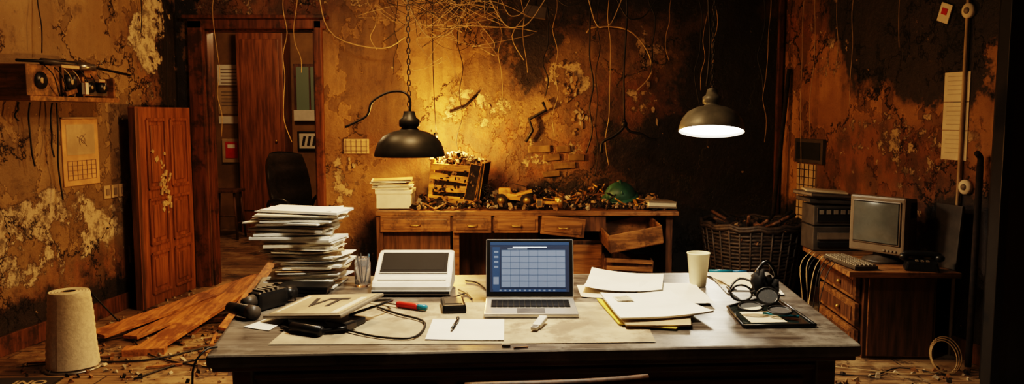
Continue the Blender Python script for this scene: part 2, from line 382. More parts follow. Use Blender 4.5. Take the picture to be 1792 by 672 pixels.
# exposed masonry where the plaster fell: a few shallow broken courses
b=Bd('exposed_bricks')
def brickpatch(cx,cz,w,h,mat,keep=1.0):
    row=0; z=cz-h/2
    while z<cz+h/2:
        x=cx-w/2+(.11 if row%2 else 0)
        while x<cx+w/2:
            e=((x-cx)/(w/2))**2+((z-cz)/(h/2))**2
            if e<.9+R.uniform(-.6,.3) and R.random()<keep:
                b.box((x+R.uniform(-.01,.01),7.142-R.uniform(0,.006),z),(.20+R.uniform(-.09,.01),.014,.060+R.uniform(-.012,.006)),mat,rot=(0,R.uniform(-5,5),0),bev=.006)
            x+=.22
        z+=.074; row+=1
brickpatch(.42,1.10,.8,.32,m_brick,.6)
b.done()
b=Bd('peeling_plaster_flakes')
def flake(x,z,w,h,mat,y=7.15):
    n=11; off=R.uniform(0,50)
    pts=[]
    for k in range(n):
        a=2*math.pi*k/n; q=.65+.55*mnoise.noise(Vector((math.cos(a)*1.3+off,math.sin(a)*1.3,off)))
        pts.append((x+w*q*math.cos(a),z+h*q*math.sin(a)))
    t=R.uniform(.006,.016)
    vs=[(p[0],y-.001,p[1]) for p in pts]+[(p[0]*.98+x*.02,y-t,p[1]*.98+z*.02) for p in pts]
    fs=[tuple(range(n)),tuple(range(n,2*n))[::-1]]+[(i,(i+1)%n,n+(i+1)%n,n+i) for i in range(n)]
    b.raw(vs,fs,mat)
for cx,cz,sx,sz,nn in [(.50,1.80,.07,.16,30),(.60,1.50,.08,.10,20),(-.35,1.60,.18,.05,8),(-1.45,1.1,.12,.3,5),(1.25,1.8,.08,.3,6)]:
    for _ in range(nn): flake(R.gauss(cx,sx*.6),R.gauss(cz,sz*.6),R.uniform(.008,.03),R.uniform(.012,.05),R.choice([m_ash,m_rub,m_rub]))
b.done()

# ---------------------------------------------------------------- hall contents
b=Bd('wall_notices'); 
for (x0,x1,z0,z1) in [(-3.92,-3.62,1.93,2.2),(-3.92,-3.62,1.55,1.9)]:
    b.box(((x0+x1)/2,10.79,(z0+z1)/2),(x1-x0,.01,z1-z0),m_paper if z0>1.9 else m_tanp)
    for i in range(5): b.box(((x0+x1)/2,10.783,z1-.06-.045*i),((x1-x0)*.7,.004,.012),m_ink)
b.box((-3.77,10.79,1.47),(.3,.01,.1),m_paper); b.done()
b=Bd('hall_cupboard'); b.box((-3.24,10.6,1.3),(.60,.36,2.6),m_door,bev=.01); b.box((-3.24,10.41,1.4),(.5,.02,2.2),m_door,bev=.008); b.ball((-3.04,10.38,1.2),.02,m_gold,8,6); b.done()
b=Bd('red_framed_picture'); b.box((-3.75,10.775,1.06),(.26,.04,.32),m_tanp,bev=.008); b.box((-3.75,10.75,1.07),(.16,.012,.22),m_red); b.box((-3.75,10.742,1.12),(.1,.004,.05),m_paper); b.done()
b=Bd('window_1'); b.box((-2.68,10.775,1.85),(.44,.04,.72),m_trim); b.box((-2.68,10.75,1.85),(.36,.02,.64),m_winhall); b.box((-2.68,10.735,1.85),(.02,.02,.64),m_trim); b.box((-2.68,10.72,1.53),(.42,.06,.14),m_white); b.done()
b=Bd('framed_sign'); b.box((-2.70,10.77,1.19),(.34,.03,.26),m_black,bev=.006); b.box((-2.70,10.75,1.19),(.28,.01,.20),m_white)
for i,x in enumerate((-2.78,-2.71,-2.64)): b.box((x,10.743,1.19),(.035,.004,.13),m_inkd_hole,rot=(0,12,0))
b.done()
b=Bd('wooden_stool')
b.box((-3.55,9.95,.60),(.36,.32,.035),m_woodd,bev=.01)
for sx in(-1,1):
    for sy in(-1,1): b.tube([(-3.55+sx*.13,9.95+sy*.11,.585),(-3.55+sx*.17,9.95+sy*.15,0)],.016,m_woodd,sm=False)
for sx in (-1,1): b.tube([(-3.55+sx*.155,9.81,.2),(-3.55+sx*.155,10.09,.2)],.01,m_woodd,sm=False)
b.tube([(-3.7,9.81,.3),(-3.4,9.81,.3)],.01,m_woodd,sm=False)
b.done()
b=Bd('office_chair'); cx,cy=-2.10,7.95
b.place((cx,cy,0),(0,0,58))
def pad(w,h,t,c,rot,mat):
    L=Matrix.Translation(c)@Euler(tuple(math.radians(a) for a in rot)).to_matrix().to_4x4()
    n=12;vs=[];fs=[]
    for side in(0,1):
        for j in range(n+1):
            for i in range(n+1):
                u=i/n*2-1;v=j/n*2-1
                x=u*math.sqrt(1-.35*v*v)*w/2; y=v*math.sqrt(1-.3*u*u)*h/2
                e=(1-u**6)*(1-v**6)
                z=(t/2*e**.5 if e>0 else 0)*(1 if side else -1)
                if side: z-=.02*math.cos(v*9)*e+.04*(1-u*u)*.3
                z+= .10*u*u
                vs.append((x,y,z))
    N=(n+1)**2
    for side in(0,1):
        for j in range(n):
            for i in range(n): fs.append(tuple(side*N+k for k in (j*(n+1)+i,j*(n+1)+i+1,(j+1)*(n+1)+i+1,(j+1)*(n+1)+i)))
    b.raw(vs,fs,mat,True,L)
pad(.54,.72,.13,(0,.24,.82),(78,0,0),m_leather)
pad(.54,.50,.12,(0,-.05,.47),(0,0,0),m_leather)
for sx in(-1,1): b.tube([(sx*.27,.15,.55),(sx*.31,.1,.70),(sx*.31,-.15,.70),(sx*.27,-.2,.48)],.02,m_black)
b.cyl((0,-.02,.08),(0,-.02,.42),.03,m_metal)
for k in range(5):
    a=k*2*math.pi/5; b.tube([(0,-.02,.11),(.29*math.cos(a),-.02+.29*math.sin(a),.07)],.022,m_black,sm=False); b.ball((.29*math.cos(a),-.02+.29*math.sin(a),.032),.032,m_black,10,6)
b.done()

# ---------------------------------------------------------------- leaning door
b=Bd('door_1')
p0=Vector((-2.93,6.28,0)); p1=Vector((-2.84,7.06,0)); L=(p1-p0).length
ang=math.degrees(math.atan2(p1.y-p0.y,p1.x-p0.x))
b.place(tuple(p0),(0,0,ang))
b.box((L/2,-.0,.80),(L,.045,1.6),m_door,bev=.004)
for (x0,x1,z0,z1) in [(.10,.36,.95,1.5),(.45,.71,.95,1.5),(.10,.36,.50,.86),(.45,.71,.50,.86),(.10,.36,.1,.42),(.45,.71,.1,.42)]:
    for (cc,ss) in [(((x0+x1)/2,-.028,z0),(x1-x0,.02,.025)),(((x0+x1)/2,-.028,z1),(x1-x0,.02,.025)),((x0,-.028,(z0+z1)/2),(.025,.02,z1-z0)),((x1,-.028,(z0+z1)/2),(.025,.02,z1-z0))]:
        b.box(cc,ss,m_door,bev=.005)
    b.box(((x0+x1)/2,-.026,(z0+z1)/2),(x1-x0-.09,.014,z1-z0-.09),m_door,bev=.006)
for _ in range(34):
    b.box((R.gauss(.30,.05),-.033,R.gauss(.95,.13)),(R.uniform(.01,.04),.012,R.uniform(.01,.06)),m_doorpeel,rot=(0,R.uniform(0,90),0))
b.box((-.03,0,.8),(.05,.06,1.6),m_woodd,bev=.004)
b.done()

# ---------------------------------------------------------------- left wall items
b=Bd('broken_wall_shelf')
lwbox(b,5.1,5.98,1.63,1.66,.22,m_wood,.0); lwbox(b,5.1,5.98,1.66,1.86,.03,m_woodd); lwbox(b,5.1,5.40,1.66,1.86,.20,m_wood,.0,.004)
for y in(5.42,5.62,5.95): lwbox(b,y,y+.02,1.66,1.86 if y<5.6 else 1.8,.2,m_wood)
lwbox(b,5.44,5.62,1.67,1.84,.12,m_black,.03,.006); lwbox(b,5.66,5.93,1.67,1.79,.14,m_darkcase,.03,.006)
lwbox(b,5.70,5.84,1.80,1.85,.12,m_wood,.04,.004)
lwbox(b,5.42,5.60,1.85,1.875,.19,m_tanp,.01,.003)
for y,z,r in((5.25,1.76,.055),(5.53,1.76,.050),(5.73,1.73,.038),(5.86,1.73,.038)):
    x=LX(y)+.20; b.cyl((x-.06,y-.02,z),(x+.008,y-.03,z),r,m_black,seg=20); b.cyl((x+.008,y-.03,z),(x+.010,y-.03,z),r*.35,m_tanp,seg=16)
b.box((LX(5.63)+.215,5.62,1.72),(.03,.05,.09),m_white,bev=.005); b.box((LX(5.8)+.21,5.79,1.78),(.03,.09,.025),m_tanp,bev=.004)
b.box((LX(5.5)+.21,5.48,1.69),(.02,.14,.03),m_wood,bev=.003,rot=(12,0,0))
b.tube([(LX(5.2)+.10,5.15,1.885),(LX(5.6)+.16,5.6,1.895),(LX(6.0)+.2,6.2,1.84)],.010,m_black,sm=False)
b.tube([(LX(5.35)+.12,5.35,1.89),(LX(5.75)+.16,5.75,1.885)],.022,m_darkcase,sm=False,seg=10)
b.tube([(LX(5.6)+.18,5.62,1.87),(LX(5.75)+.19,5.76,1.875)],.024,m_steel,sm=False,seg=12)
for k in range(7): b.tube([(LX(5.3)+.2,5.25+.1*k,1.86),(LX(5.3)+.24,5.28+.1*k,1.80),(LX(5.4)+.22,5.34+.1*k,1.70),(LX(5.4)+.20,5.40+.08*k,1.64)],.004,R.choice([m_wire,m_wirel]))
b.done()
b=Bd('wall_calendar')
def lws(b,y0,y1,z0,z1,off,mat): lwbox(b,y0,y1,z0,z1,.001,mat,off)
lwbox(b,5.66,6.04,1.03,1.51,.006,m_orangep,.003)
b.tube([(LX(5.66)+.012,5.66,1.515),(LX(6.04)+.012,6.04,1.515)],.008,m_tanp,sm=False)
lws(b,5.70,6.0,1.25,1.47,.010,m_tanp)
for i in range(5): lws(b,5.70,6.0,1.07+.034*i,1.073+.034*i,.0115,m_ink)
for i in range(7): lws(b,5.70+.05*i,5.704+.05*i,1.07,1.21,.0115,m_ink)
def wp(y,z): return (LX(y)+.013,y,z)
b.tube([wp(5.84,1.32),wp(5.83,1.36),wp(5.86,1.39),wp(5.89,1.36),wp(5.88,1.33),wp(5.85,1.36),wp(5.90,1.40)],.0018,m_ink,seg=4)
b.tube([wp(5.81,1.38),wp(5.87,1.35),wp(5.91,1.31)],.0018,m_ink,seg=4)
b.done()
b=Bd('wall_outlet')
for y in(6.08,6.17,6.26): lwbox(b,y,y+.075,.90,1.0,.012,m_tanp,0,.004); lwbox(b,y+.02,y+.055,.925,.975,.004,m_ink,.013)
b.done()
b=Bd('wall_outlet'); lwbox(b,6.35,6.43,.36,.50,.015,m_greyp,0,.004); lwbox(b,6.375,6.405,.39,.42,.006,m_black,.015); lwbox(b,6.375,6.405,.44,.47,.006,m_black,.015); b.done()
b=Bd('wall_sign_fragment'); b.box((-1.38,7.142,1.26),(.22,.012,.13),m_tanp,bev=.002)
for i in range(3): b.box((-1.38,7.134,1.22+.04*i),(.2,.004,.006),m_ink)
for i in range(5): b.box((-1.47+.045*i,7.134,1.26),(.005,.004,.12),m_ink)
b.done()

def hang(b,x,y,z0,z1,mat,r=.004,w=.06,n=7,yr=.02):
    pts=[];
    for i in range(n+1):
        t=i/n; pts.append((x+R.uniform(-w,w)*(t>0)*min(1,t*2),y+R.uniform(-yr,yr),z0+(z1-z0)*t))
    b.tube(pts,r,mat,seg=5)
b=Bd('hanging_wires')
for x,z1,r,mt in [(-2.55,1.35,.003,m_wirel),(-1.95,1.3,.004,m_wirel),(-1.85,1.9,.003,m_wirel),(-.45,1.1,.004,m_wire),(-1.2,2.1,.003,m_wirel),(-1.0,1.9,.003,m_wire),(-.1,1.6,.003,m_wirel),(.1,1.9,.003,m_wirel),(.28,1.7,.006,m_wire),(.38,1.35,.003,m_wirel),(.68,1.2,.007,m_wire),(.75,1.0,.004,m_wire),(.82,1.1,.004,m_wirel),(1.2,1.9,.006,m_wire),(1.35,2.0,.003,m_wirel),(1.6,1.6,.005,m_wire),(1.66,1.75,.003,m_wirel),(2.15,1.55,.006,m_wire),(2.2,1.3,.003,m_wirel),(1.75,1.9,.003,m_wirel)]:
    hang(b,x,7.0 if x>-1.7 else 7.01,3.0,z1,mt,r,.035,9)
for y,z1 in ((5.3,1.2),(5.5,1.25),(5.55,.95),(5.2,1.5)): hang(b,LX(y)+.06,y,1.62,z1,m_wire,.006,.012,5)
for y,z0,z1 in ((5.45,3,1.95),(6.9,3,1.2),(6.6,3,2.2)): hang(b,LX(y)+.05,y,z0,z1,m_wire,.004,.02,6)
for y,z1 in((6.6,1.4),(6.3,1.9),(5.6,2.0),(6.75,1.0),(6.1,1.6)): hang(b,RX(y)-.05,y,3,z1,m_wirel,.003,.02,6)
b.tube([(-1.6,6.9,3.0),(-1.62,6.9,2.5),(-1.5,6.9,2.2),(-1.1,6.9,2.1),(-.9,6.9,2.2)],.005,m_wirel)
b.tube([(.27,7.11,1.65),(.30,7.1,1.58),(.15,7.1,1.50),(.18,7.1,1.40),(.12,7.1,1.30)],.014,m_wire,sm=False)
b.tube([(-.3,7.12,1.72),(-.42,7.12,1.60),(-.55,7.12,1.56)],.010,m_wire,sm=False)
b.tube([(.65,7.11,2.25),(.72,7.11,2.3),(1.0,7.11,2.28),(1.18,7.11,2.1),(1.22,7.11,1.9),(1.1,7.11,1.75)],.007,m_wirel)
b.done()
b=Bd('tangled_wire_nest')
for k in range(34):
    c=Vector((R.gauss(-.42,.20),R.uniform(6.3,6.6),R.gauss(2.40,.16))); pts=[]
    for i in range(8): pts.append(c+Vector((R.gauss(0,.17),R.gauss(0,.06),R.gauss(0,.13))))
    b.tube(pts,.0020,R.choice([m_wirel,m_wire]),seg=4)
for k in range(8): b.tube([(-.5+R.uniform(-.2,.2),6.5,2.45),(-.5+R.uniform(-.3,.3),6.5,2.7),(-.5+R.uniform(-.4,.4),6.5,3.0)],.004,m_wire,seg=4)
for k in range(14):
    x0=R.uniform(-1.5,.9); x1=x0+R.uniform(.25,.9); zz=R.uniform(2.1,2.6); yy=R.uniform(6.3,6.6)
    b.tube([(x0,yy,3.0),(x0+.05,yy,2.7),((x0*2+x1)/3,yy,zz+.05),((x0+x1)/2,yy,zz),((x0+x1*2)/3,yy,zz+.08),(x1,yy,2.75),(x1+.03,yy,3.0)],R.choice([.003,.004,.005]),R.choice([m_wire,m_wirel,m_wire]),seg=5)
b.done()
b=Bd('hanging_wall_hook')
b.tube([(.93,6.75,3),(.95,6.75,2.4),(.93,6.75,1.9),(.94,6.75,1.50)],.008,m_wire)
b.tube([(.94,6.75,1.50),(.93,6.75,1.43),(.85,6.75,1.36),(.76,6.75,1.31),(.75,6.75,1.22)],.013,m_wire)
b.tube([(.94,6.75,1.46),(.99,6.75,1.40),(1.08,6.75,1.38),(1.15,6.75,1.34),(1.21,6.75,1.33)],.011,m_wire)
b.ball((.94,6.75,1.46),.028,m_wire,10,8)
b.done()
b=Bd('ceiling_electrical_box'); b.box((.2,6.88,2.40),(.18,.06,.10),m_darkcase,bev=.006,rot=(0,8,0)); b.tube([(.2,6.88,2.44),(.22,6.88,3.0)],.006,m_wire); b.tube([(.12,6.88,2.38),(0,6.88,2.2),(.1,6.88,2.0)],.004,m_wirel); b.done()

# ---------------------------------------------------------------- pendant lamps
def chain(b,x,y,z0,z1):
    z=z0;i=0
    while z<z1:
        pts=[]
        for k in range(8):
            a=2*math.pi*k/8; u=.011*math.cos(a); w=.022*math.sin(a)
            pts.append((x+(u if i%2 else 0),y+(0 if i%2 else u),z+w))
        b.tube(pts,.0035,m_wire,seg=5,sm=False,closed=True); z+=.034; i+=1
def pendant(name,x,y,z,r,h,mat,tilt,inner,diffuser,bulb=True):
    b=Bd(name); b.place((x,y,z),tilt)
    k=r/.226; q=h/.29
    prof=[(.226*k,0),(.228*k,.008*q),(.223*k,.035*q),(.205*k,.085*q),(.17*k,.128*q),(.12*k,.155*q),(.062*k,.17*q),(.05*k,.185*q),(.066*k,.195*q),(.066*k,.235*q),(.045*k,.25*q),(.034*k,.29*q)]
    b.lathe(prof,(0,0,0),mat,40,cap=False)
    b.lathe([(.034*k,.29*q),(.001,.292*q)],(0,0,0),mat,40,cap=False)
    b.lathe([(.225*k,0),(.216*k,.03*q),(.193*k,.08*q),(.15*k,.12*q),(.08*k,.15*q),(.001,.16*q)],(0,0,0),inner,40,cap=False)
    if not diffuser: b.ball((0,0,.075),(.04,.04,.05),m_bulb,16,10)
    if diffuser: b.lathe([(.001,.014),(r*.93,.014)],(0,0,0),m_diff,40,cap=False)
    b.place()
    up=Euler(tuple(math.radians(a) for a in tilt)).to_matrix()@Vector((0,0,h))
    chain(b,x+up.x,y+up.y,z+up.z+.01,3.0)
    return b
b=pendant('pendant_lamp',-.662,5.2,1.272,.226,.29,m_metal,(0,0,0),m_white,False)
b.tube([(-1.076,5.2,1.46),(-.99,5.2,1.50),(-.93,5.2,1.54),(-.90,5.2,1.62),(-.80,5.2,1.68),(-.70,5.19,1.685),(-.655,5.19,1.64),(-.655,5.19,1.56)],.008,m_wire)
b.done(shade='keep')
b=pendant('pendant_lamp',1.287,5.2,1.43,.208,.28,m_lampgrey,(-12,3,0),m_white,True)
b.tube([(1.25,5.2,1.72),(1.27,5.22,2.0),(1.24,5.18,2.4),(1.28,5.2,3.0)],.006,m_wire)
b.done(shade='keep')
b=pendant('pendant_lamp',.1,3.1,2.35,.24,.28,m_metal,(0,0,0),m_white,False); b.done(shade='keep')

# ---------------------------------------------------------------- back desk
b=Bd('burnt_writing_desk')
x0,x1,y0,y1=-1.09,1.33,6.35,7.10
b.box(((x0+x1)/2,(y0+y1)/2,.755),(x1-x0,y1-y0,.035),m_wood,bev=.006)
b.box((-.77,6.74,.36),(.54,.62,.72),m_woodd,bev=.004)
b.box((.48,6.78,.30),(.52,.6,.44),m_woodd,bev=.004)
b.box((1.27,6.74,.37),(.05,.62,.74),m_woodd); b.box((-1.06,6.4,.37),(.05,.05,.74),m_woodd); b.box((-.45,6.42,.31),(.05,.05,.62),m_wood)
b.box((.12,7.02,.4),(1.2,.03,.7),m_woodd)
def drawer(xa,xb,za,zb,mat=m_wood,out=0,rot=(0,0,0)):
    c=((xa+xb)/2,6.36-out,(za+zb)/2)
    b.box(c,(xb-xa,.03,zb-za),mat,rot=rot,bev=.004)
    b.box((c[0],c[1]-.014,c[2]),(xb-xa-.05,.016,zb-za-.05),mat,rot=rot,bev=.004)
    b.tube([(c[0]-.04,c[1]-.02,c[2]),(c[0]-.03,c[1]-.045,c[2]-.008),(c[0]+.03,c[1]-.045,c[2]-.008),(c[0]+.04,c[1]-.02,c[2])],.005,m_gold)
drawer(-1.05,-.49,.61,.735); drawer(-.47,-.165,.60,.735); drawer(-.14,.21,.60,.735)
drawer(.23,.58,.58,.73,out=.03,rot=(4,6,0))
b.box((.05,6.55,.67),(1.4,.35,.12),m_woodd)
def drawerbox(c,w,d,h,rot,mat):
    b.place(c,rot); t=.015
    b.box((0,-d/2,0),(w,t,h),mat,bev=.003); b.box((0,d/2,0),(w,t,h),mat); b.box((-w/2,0,0),(t,d,h),mat); b.box((w/2,0,0),(t,d,h),mat); b.box((0,0,-h/2),(w,d,t),mat); b.place()
drawerbox((.94,6.35,.60),.42,.35,.14,(8,-10,6),m_wood)
drawerbox((.92,6.38,.33),.38,.3,.15,(0,4,-4),m_woodd)
for i in range(3): b.box((.92,6.2,.28+.06*i),(.36,.012,.03),m_wood,rot=(0,3,0))
b.box((.92,6.42,.12),(.36,.3,.24),m_woodd)
b.box((.50,6.46,.35),(.46,.02,.28),m_wood,bev=.004)
b.done()

b=Bd('debris_pile')
def heap(x): return .04+.09*max(0,1-abs(x+.25)/.45)+.09*max(0,1-abs(x-.30)/.35)+.11*max(0,1-abs(x-.72)/.28)+.03*max(0,1-abs(x-1.15)/.2)
for _ in range(1300):
    x=R.uniform(-.8,1.28); y=R.uniform(6.40,7.05); h=heap(x)*(.2+.9*(y-6.4)/.65)
    z=.785+R.random()*h; s=R.uniform(.008,.034)*(2.2 if R.random()<.07 else 1)
    b.chunk((x,y,z+s*.2),(s,s*R.uniform(.6,1.8),s*R.uniform(.4,1)),R.choice([m_char,m_char,m_char,m_char,m_rub,m_rub,m_ash,m_wood]))
for _ in range(110):
    x=R.uniform(-.75,1.2); y=R.uniform(6.42,6.95); l=R.uniform(.06,.24)
    b.box((x,y,.80+R.random()*heap(x)*.8),(l,R.uniform(.008,.03),.008),R.choice([m_wood,m_crate,m_char,m_woodd,m_char]),rot=(R.uniform(-10,10),R.uniform(-28,28),R.uniform(0,180)))
for _ in range(24):
    x=R.uniform(-.5,1.2); b.tube([(x,6.6,.8),(x+R.uniform(-.1,.1),6.6,.8+heap(x)+R.random()*.08),(x+R.uniform(-.2,.2),6.6,.83+R.random()*.1)],.003,m_wire,seg=4)
b.done()
b=Bd('charred_crate')
b.place((-.46,6.75,.98),(0,5,-8))
w,d,h=.40,.30,.34
for sz in range(4):
    z=-h/2+.03+sz*.088
    b.box((0,-d/2,z),(w,.018,.055),m_crate,bev=.004,rot=(0,R.uniform(-4,4),0)); b.box((0,d/2,z),(w,.018,.055),m_crate,bev=.004)
    b.box((-w/2,0,z),(.018,d,.055),m_crate,bev=.004)
for sx in(-1,1):
    for sy in(-1,1): b.box((sx*(w/2-.01),sy*(d/2-.02),0),(.035,.035,h+.02),m_crate if sx<0 else m_char,bev=.004)
b.box((0,0,-.0),(w-.05,d-.06,h-.06),m_char)
b.box((w/2+.02,0,.0),(.03,d,h+.04),m_char,bev=.006,rot=(0,4,0)); b.box((w/2-.04,-d/2-.012,.02),(.09,.012,h*.9),m_char,bev=.004,rot=(0,6,0))
for _ in range(420):
    x=R.gauss(0,.11); y=R.gauss(0,.08)
    if abs(x)<.24 and abs(y)<.17:
        s=R.uniform(.01,.034); b.chunk((x,y,h/2-.02+R.random()*max(.01,.10-abs(x)*.3)),(s*1.3,s,s*.6),R.choice([m_ash,m_rub,m_rub,m_char,m_char]))
for _ in range(50):
    b.chunk((R.uniform(-.2,.2),-.165,R.uniform(-.15,.12)),(.03,.012,.02),R.choice([m_char,m_rub,m_char]))
b.place(); b.done()
b=Bd('toy_truck')
b.box((.02,6.55,.87),(.26,.10,.05),m_crate,bev=.01,rot=(0,8,0)); b.box((-.06,6.55,.91),(.10,.09,.07),m_crate,bev=.012)
b.box((.10,6.54,.905),(.13,.10,.02),m_crate,rot=(0,-14,0),bev=.004)
for x in(-.09,.12):
    b.cyl((x,6.46,.845),(x,6.51,.845),.055,m_char,seg=20); b.cyl((x,6.455,.845),(x,6.46,.845),.03,m_gold,seg=16)
b.done()
b=Bd('scorched_hand_tool'); b.tube([(.22,6.46,.83),(.36,6.44,.83),(.45,6.46,.82)],.016,m_crate); b.box((.22,6.46,.83),(.05,.11,.06),m_steel,bev=.006); b.cyl((.38,6.43,.80),(.38,6.43,.88),.035,m_gold); b.done()
b=Bd('green_helmet')
b.ball((.90,6.66,.865),(.13,.13,.12),m_green,24,10,half=True,rot=(14,-10,10))
b.lathe([(.115,0),(.155,-.012),(.155,.0),(.115,.012)],(.90,6.66,.865),m_green,28,rot=(14,-10,10)); b.tube([(.90,6.535,.89),(.90,6.66,.99),(.90,6.79,.885)],.012,m_green)
b.done()
b=Bd('old_book'); b.box((1.19,6.50,.80),(.24,.2,.015),m_greyp,rot=(0,3,12)); b.box((1.19,6.50,.82),(.23,.19,.03),m_paperw,rot=(0,3,12)); b.box((1.19,6.50,.842),(.24,.2,.012),m_greyp,rot=(0,3,12),bev=.003); b.done()
b=Bd('document_box')
b.box((-.96,6.62,.85),(.28,.3,.14),m_white,bev=.006); b.box((-.96,6.62,.915),(.295,.31,.03),m_white,bev=.004)
for i in range(9): b.box((-.98+R.uniform(-.02,.02),6.62,.937+i*.009),(.30+R.uniform(-.03,.03),.26,.006),R.choice([m_paper,m_paperw,m_tanp]),rot=(0,R.uniform(-2,3),R.uniform(-8,8)))
b.done()

# ---------------------------------------------------------------- basket
b=Bd('wicker_basket'); cx,cy=1.96,6.50
ns=36
b.lathe([(.29,0),(.30,.01),(.39,.62)],(cx,cy,0),m_char,36,cap=False)
for i in range(22):
    z=.02+.029*i; r=.300+.09*z/.62
    pts=[(cx+(r+.008*math.sin(k*math.pi/2+i*math.pi/2+.7))*math.cos(2*math.pi*k/ns),cy+(r+.008*math.sin(k*math.pi/2+i*math.pi/2+.7))*math.sin(2*math.pi*k/ns),z+.004*math.sin(k)) for k in range(ns)]
    b.tube(pts,.011,m_basket,seg=5,sm=False,closed=True)
for k in range(30):
    a=2*math.pi*k/30; b.tube([(cx+.31*math.cos(a),cy+.31*math.sin(a),0),(cx+.405*math.cos(a),cy+.405*math.sin(a),.66)],.008,m_basket,seg=5,sm=False)
for off in(0,.02): b.tube([(cx+.405*math.cos(2*math.pi*k/ns),cy+.405*math.sin(2*math.pi*k/ns),.65+off+.012*math.sin(k*2)) for k in range(ns)],.017,m_basket,seg=6,closed=True,sm=False)
for _ in range(260):
    a=R.uniform(0,6.28); q=.36*math.sqrt(R.random()); s=R.uniform(.02,.07)
    b.chunk((cx+q*math.cos(a),cy+q*math.sin(a),.54+R.random()*.08+.08*(1-q/.36)),(s*1.6,s,s*.6),R.choice([m_char,m_char,m_char,m_char,m_rub,m_basket,m_woodd]))
for _ in range(14):
    a=R.uniform(0,6.28); b.tube([(cx+.1*math.cos(a),cy+.1*math.sin(a),.6),(cx+.36*math.cos(a+.4),cy+.3*math.sin(a+.4),.68+R.random()*.08)],.014,R.choice([m_char,m_woodd]),sm=False)
b.done()

# ---------------------------------------------------------------- right wall items
b=Bd('taped_wall_papers')
for z0,z1 in((1.62,1.81),(1.44,1.62),(1.25,1.44)):
    rwbox(b,5.02,5.23,z0+.002,z1-.002,.004,m_paperw,.002)
    for i in range(5): rwbox(b,5.05,5.20,z1-.03-.028*i,z1-.0285-.028*i,.001,m_ink,.0065)
b.done()
b=Bd('wall_card'); b.place((RX(5.25)-.012,5.25,2.19),(0,0,90+12.3)); b.box((0,0,0),(.10,.006,.12),m_paperw,rot=(0,-20,0)); b.box((0,.004,.01),(.05,.004,.04),m_red,rot=(0,-20,0)); b.done()
b=Bd('wall_conduit'); b.tube([(RX(5.05)-.02,5.05,3),(RX(5.05)-.02,5.05,.0)],.012,m_tanp,sm=False)
for y,z in((5.05,2.18),(5.0,1.09)):
    x=RX(y); b.cyl((x,y,z),(x-.03,y-.006,z),.045,m_paperw,seg=24); b.cyl((x-.03,y-.006,z),(x-.036,y-.008,z),.02,m_greyp,seg=16)
b.done()
b=Bd('wall_notice_board'); rwbox(b,6.47,6.86,1.14,1.34,.03,m_darkcase,0,.004); rwbox(b,6.50,6.83,1.17,1.31,.004,m_black,.031); b.done()
b=Bd('tiled_wall_panel'); rwbox(b,6.58,6.84,.55,1.13,.015,m_tanp)
for i in range(9): rwbox(b,6.58,6.84,.56+.065*i,.566+.065*i,.003,m_inkd_hole,.0155)
for i in range(4): rwbox(b,6.60+.065*i,6.606+.065*i,.55,1.13,.003,m_inkd_hole,.0155)
b.done()
b=Bd('leaning_pole'); b.tube([(2.385,6.98,1.93),(2.24,7.0,0)],.018,m_char,sm=False); b.done()
b=Bd('leaning_crowbar'); b.tube([(2.83,4.85,1.23),(2.80,4.80,.7),(2.76,4.74,.02)],.020,m_char); b.tube([(2.83,4.85,1.23),(2.835,4.86,1.28),(2.80,4.84,1.31)],.018,m_char); b.done()

# computer table
b=Bd('computer_table')
b.prism([(2.07,4.86),(2.74,4.82),(2.64,5.85),(2.14,5.85)],.545,.58,m_wood,.005)
b.prism([(2.22,4.98),(2.66,4.95),(2.62,5.75),(2.27,5.75)],.0,.545,m_woodd)
b.place((2.222,5.36,0),(0,0,-3.5))
for z in(.10,.27,.44): 
    b.box((-.008,0,z),(.03,.70,.145),m_wood,bev=.004); b.box((-.026,0,z),(.01,.60,.09),m_woodd,bev=.003)
    b.ball((-.045,-.1,z),.015,m_gold,10,6)
b.place()
b.box((2.44,4.955,.27),(.40,.015,.5),m_woodd,bev=.003,rot=(0,0,-3))
b.done()
b=Bd('crt_monitor'); b.place((2.39,5.19,.60),(0,0,-55))
b.box((0,0,.23),(.38,.06,.37),m_crtcase,bev=.014)
b.box((0,-.029,.245),(.33,.02,.285),m_black,bev=.008)
n=10;vs=[];fs=[]
for j in range(n+1):
    for i in range(n+1):
        u=i/n*2-1;v=j/n*2-1; vs.append((u*.152,-.042-.018*(1-u*u*.9)*(1-v*v*.9)**.5,.245+v*.128))
for j in range(n):
    for i in range(n): fs.append((j*(n+1)+i,j*(n+1)+i+1,(j+1)*(n+1)+i+1,(j+1)*(n+1)+i))
b.raw(vs,fs,m_crt,True)
vs=[(-.18,.03,.05),(.18,.03,.05),(.18,.03,.41),(-.18,.03,.41),(-.17,.14,.055),(.17,.14,.055),(.17,.14,.40),(-.17,.14,.40),(-.10,.28,.10),(.10,.28,.10),(.10,.28,.32),(-.10,.28,.32)]
b.raw(vs,[(0,1,5,4),(1,2,6,5),(2,3,7,6),(3,0,4,7),(4,5,9,8),(5,6,10,9),(6,7,11,10),(7,4,8,11),(8,9,10,11)],m_crtcase)
for i in range(8): b.box((.178,.06+.009*i,.33),(.004,.004,.10),m_black)
b.lathe([(.13,-.02),(.12,0),(.06,.02),(.05,.06)],(0,.06,0),m_darkcase,24)
for i in range(4): b.box((.06+.025*i,-.032,.068),(.014,.01,.01),m_greyp)
b.done()
b=Bd('flat_panel'); b.box((2.735,5.00,.78),(.02,.22,.40),m_darkcase,bev=.005,rot=(0,4,12)); b.done()
b=Bd('computer_case')
b.place((-.04,.04,0))
b.box((2.33,5.68,.67),(.34,.24,.17),m_darkcase,bev=.008); b.box((2.33,5.555,.69),(.28,.012,.05),m_crtcase,bev=.003); b.box((2.33,5.555,.63),(.28,.012,.03),m_black)
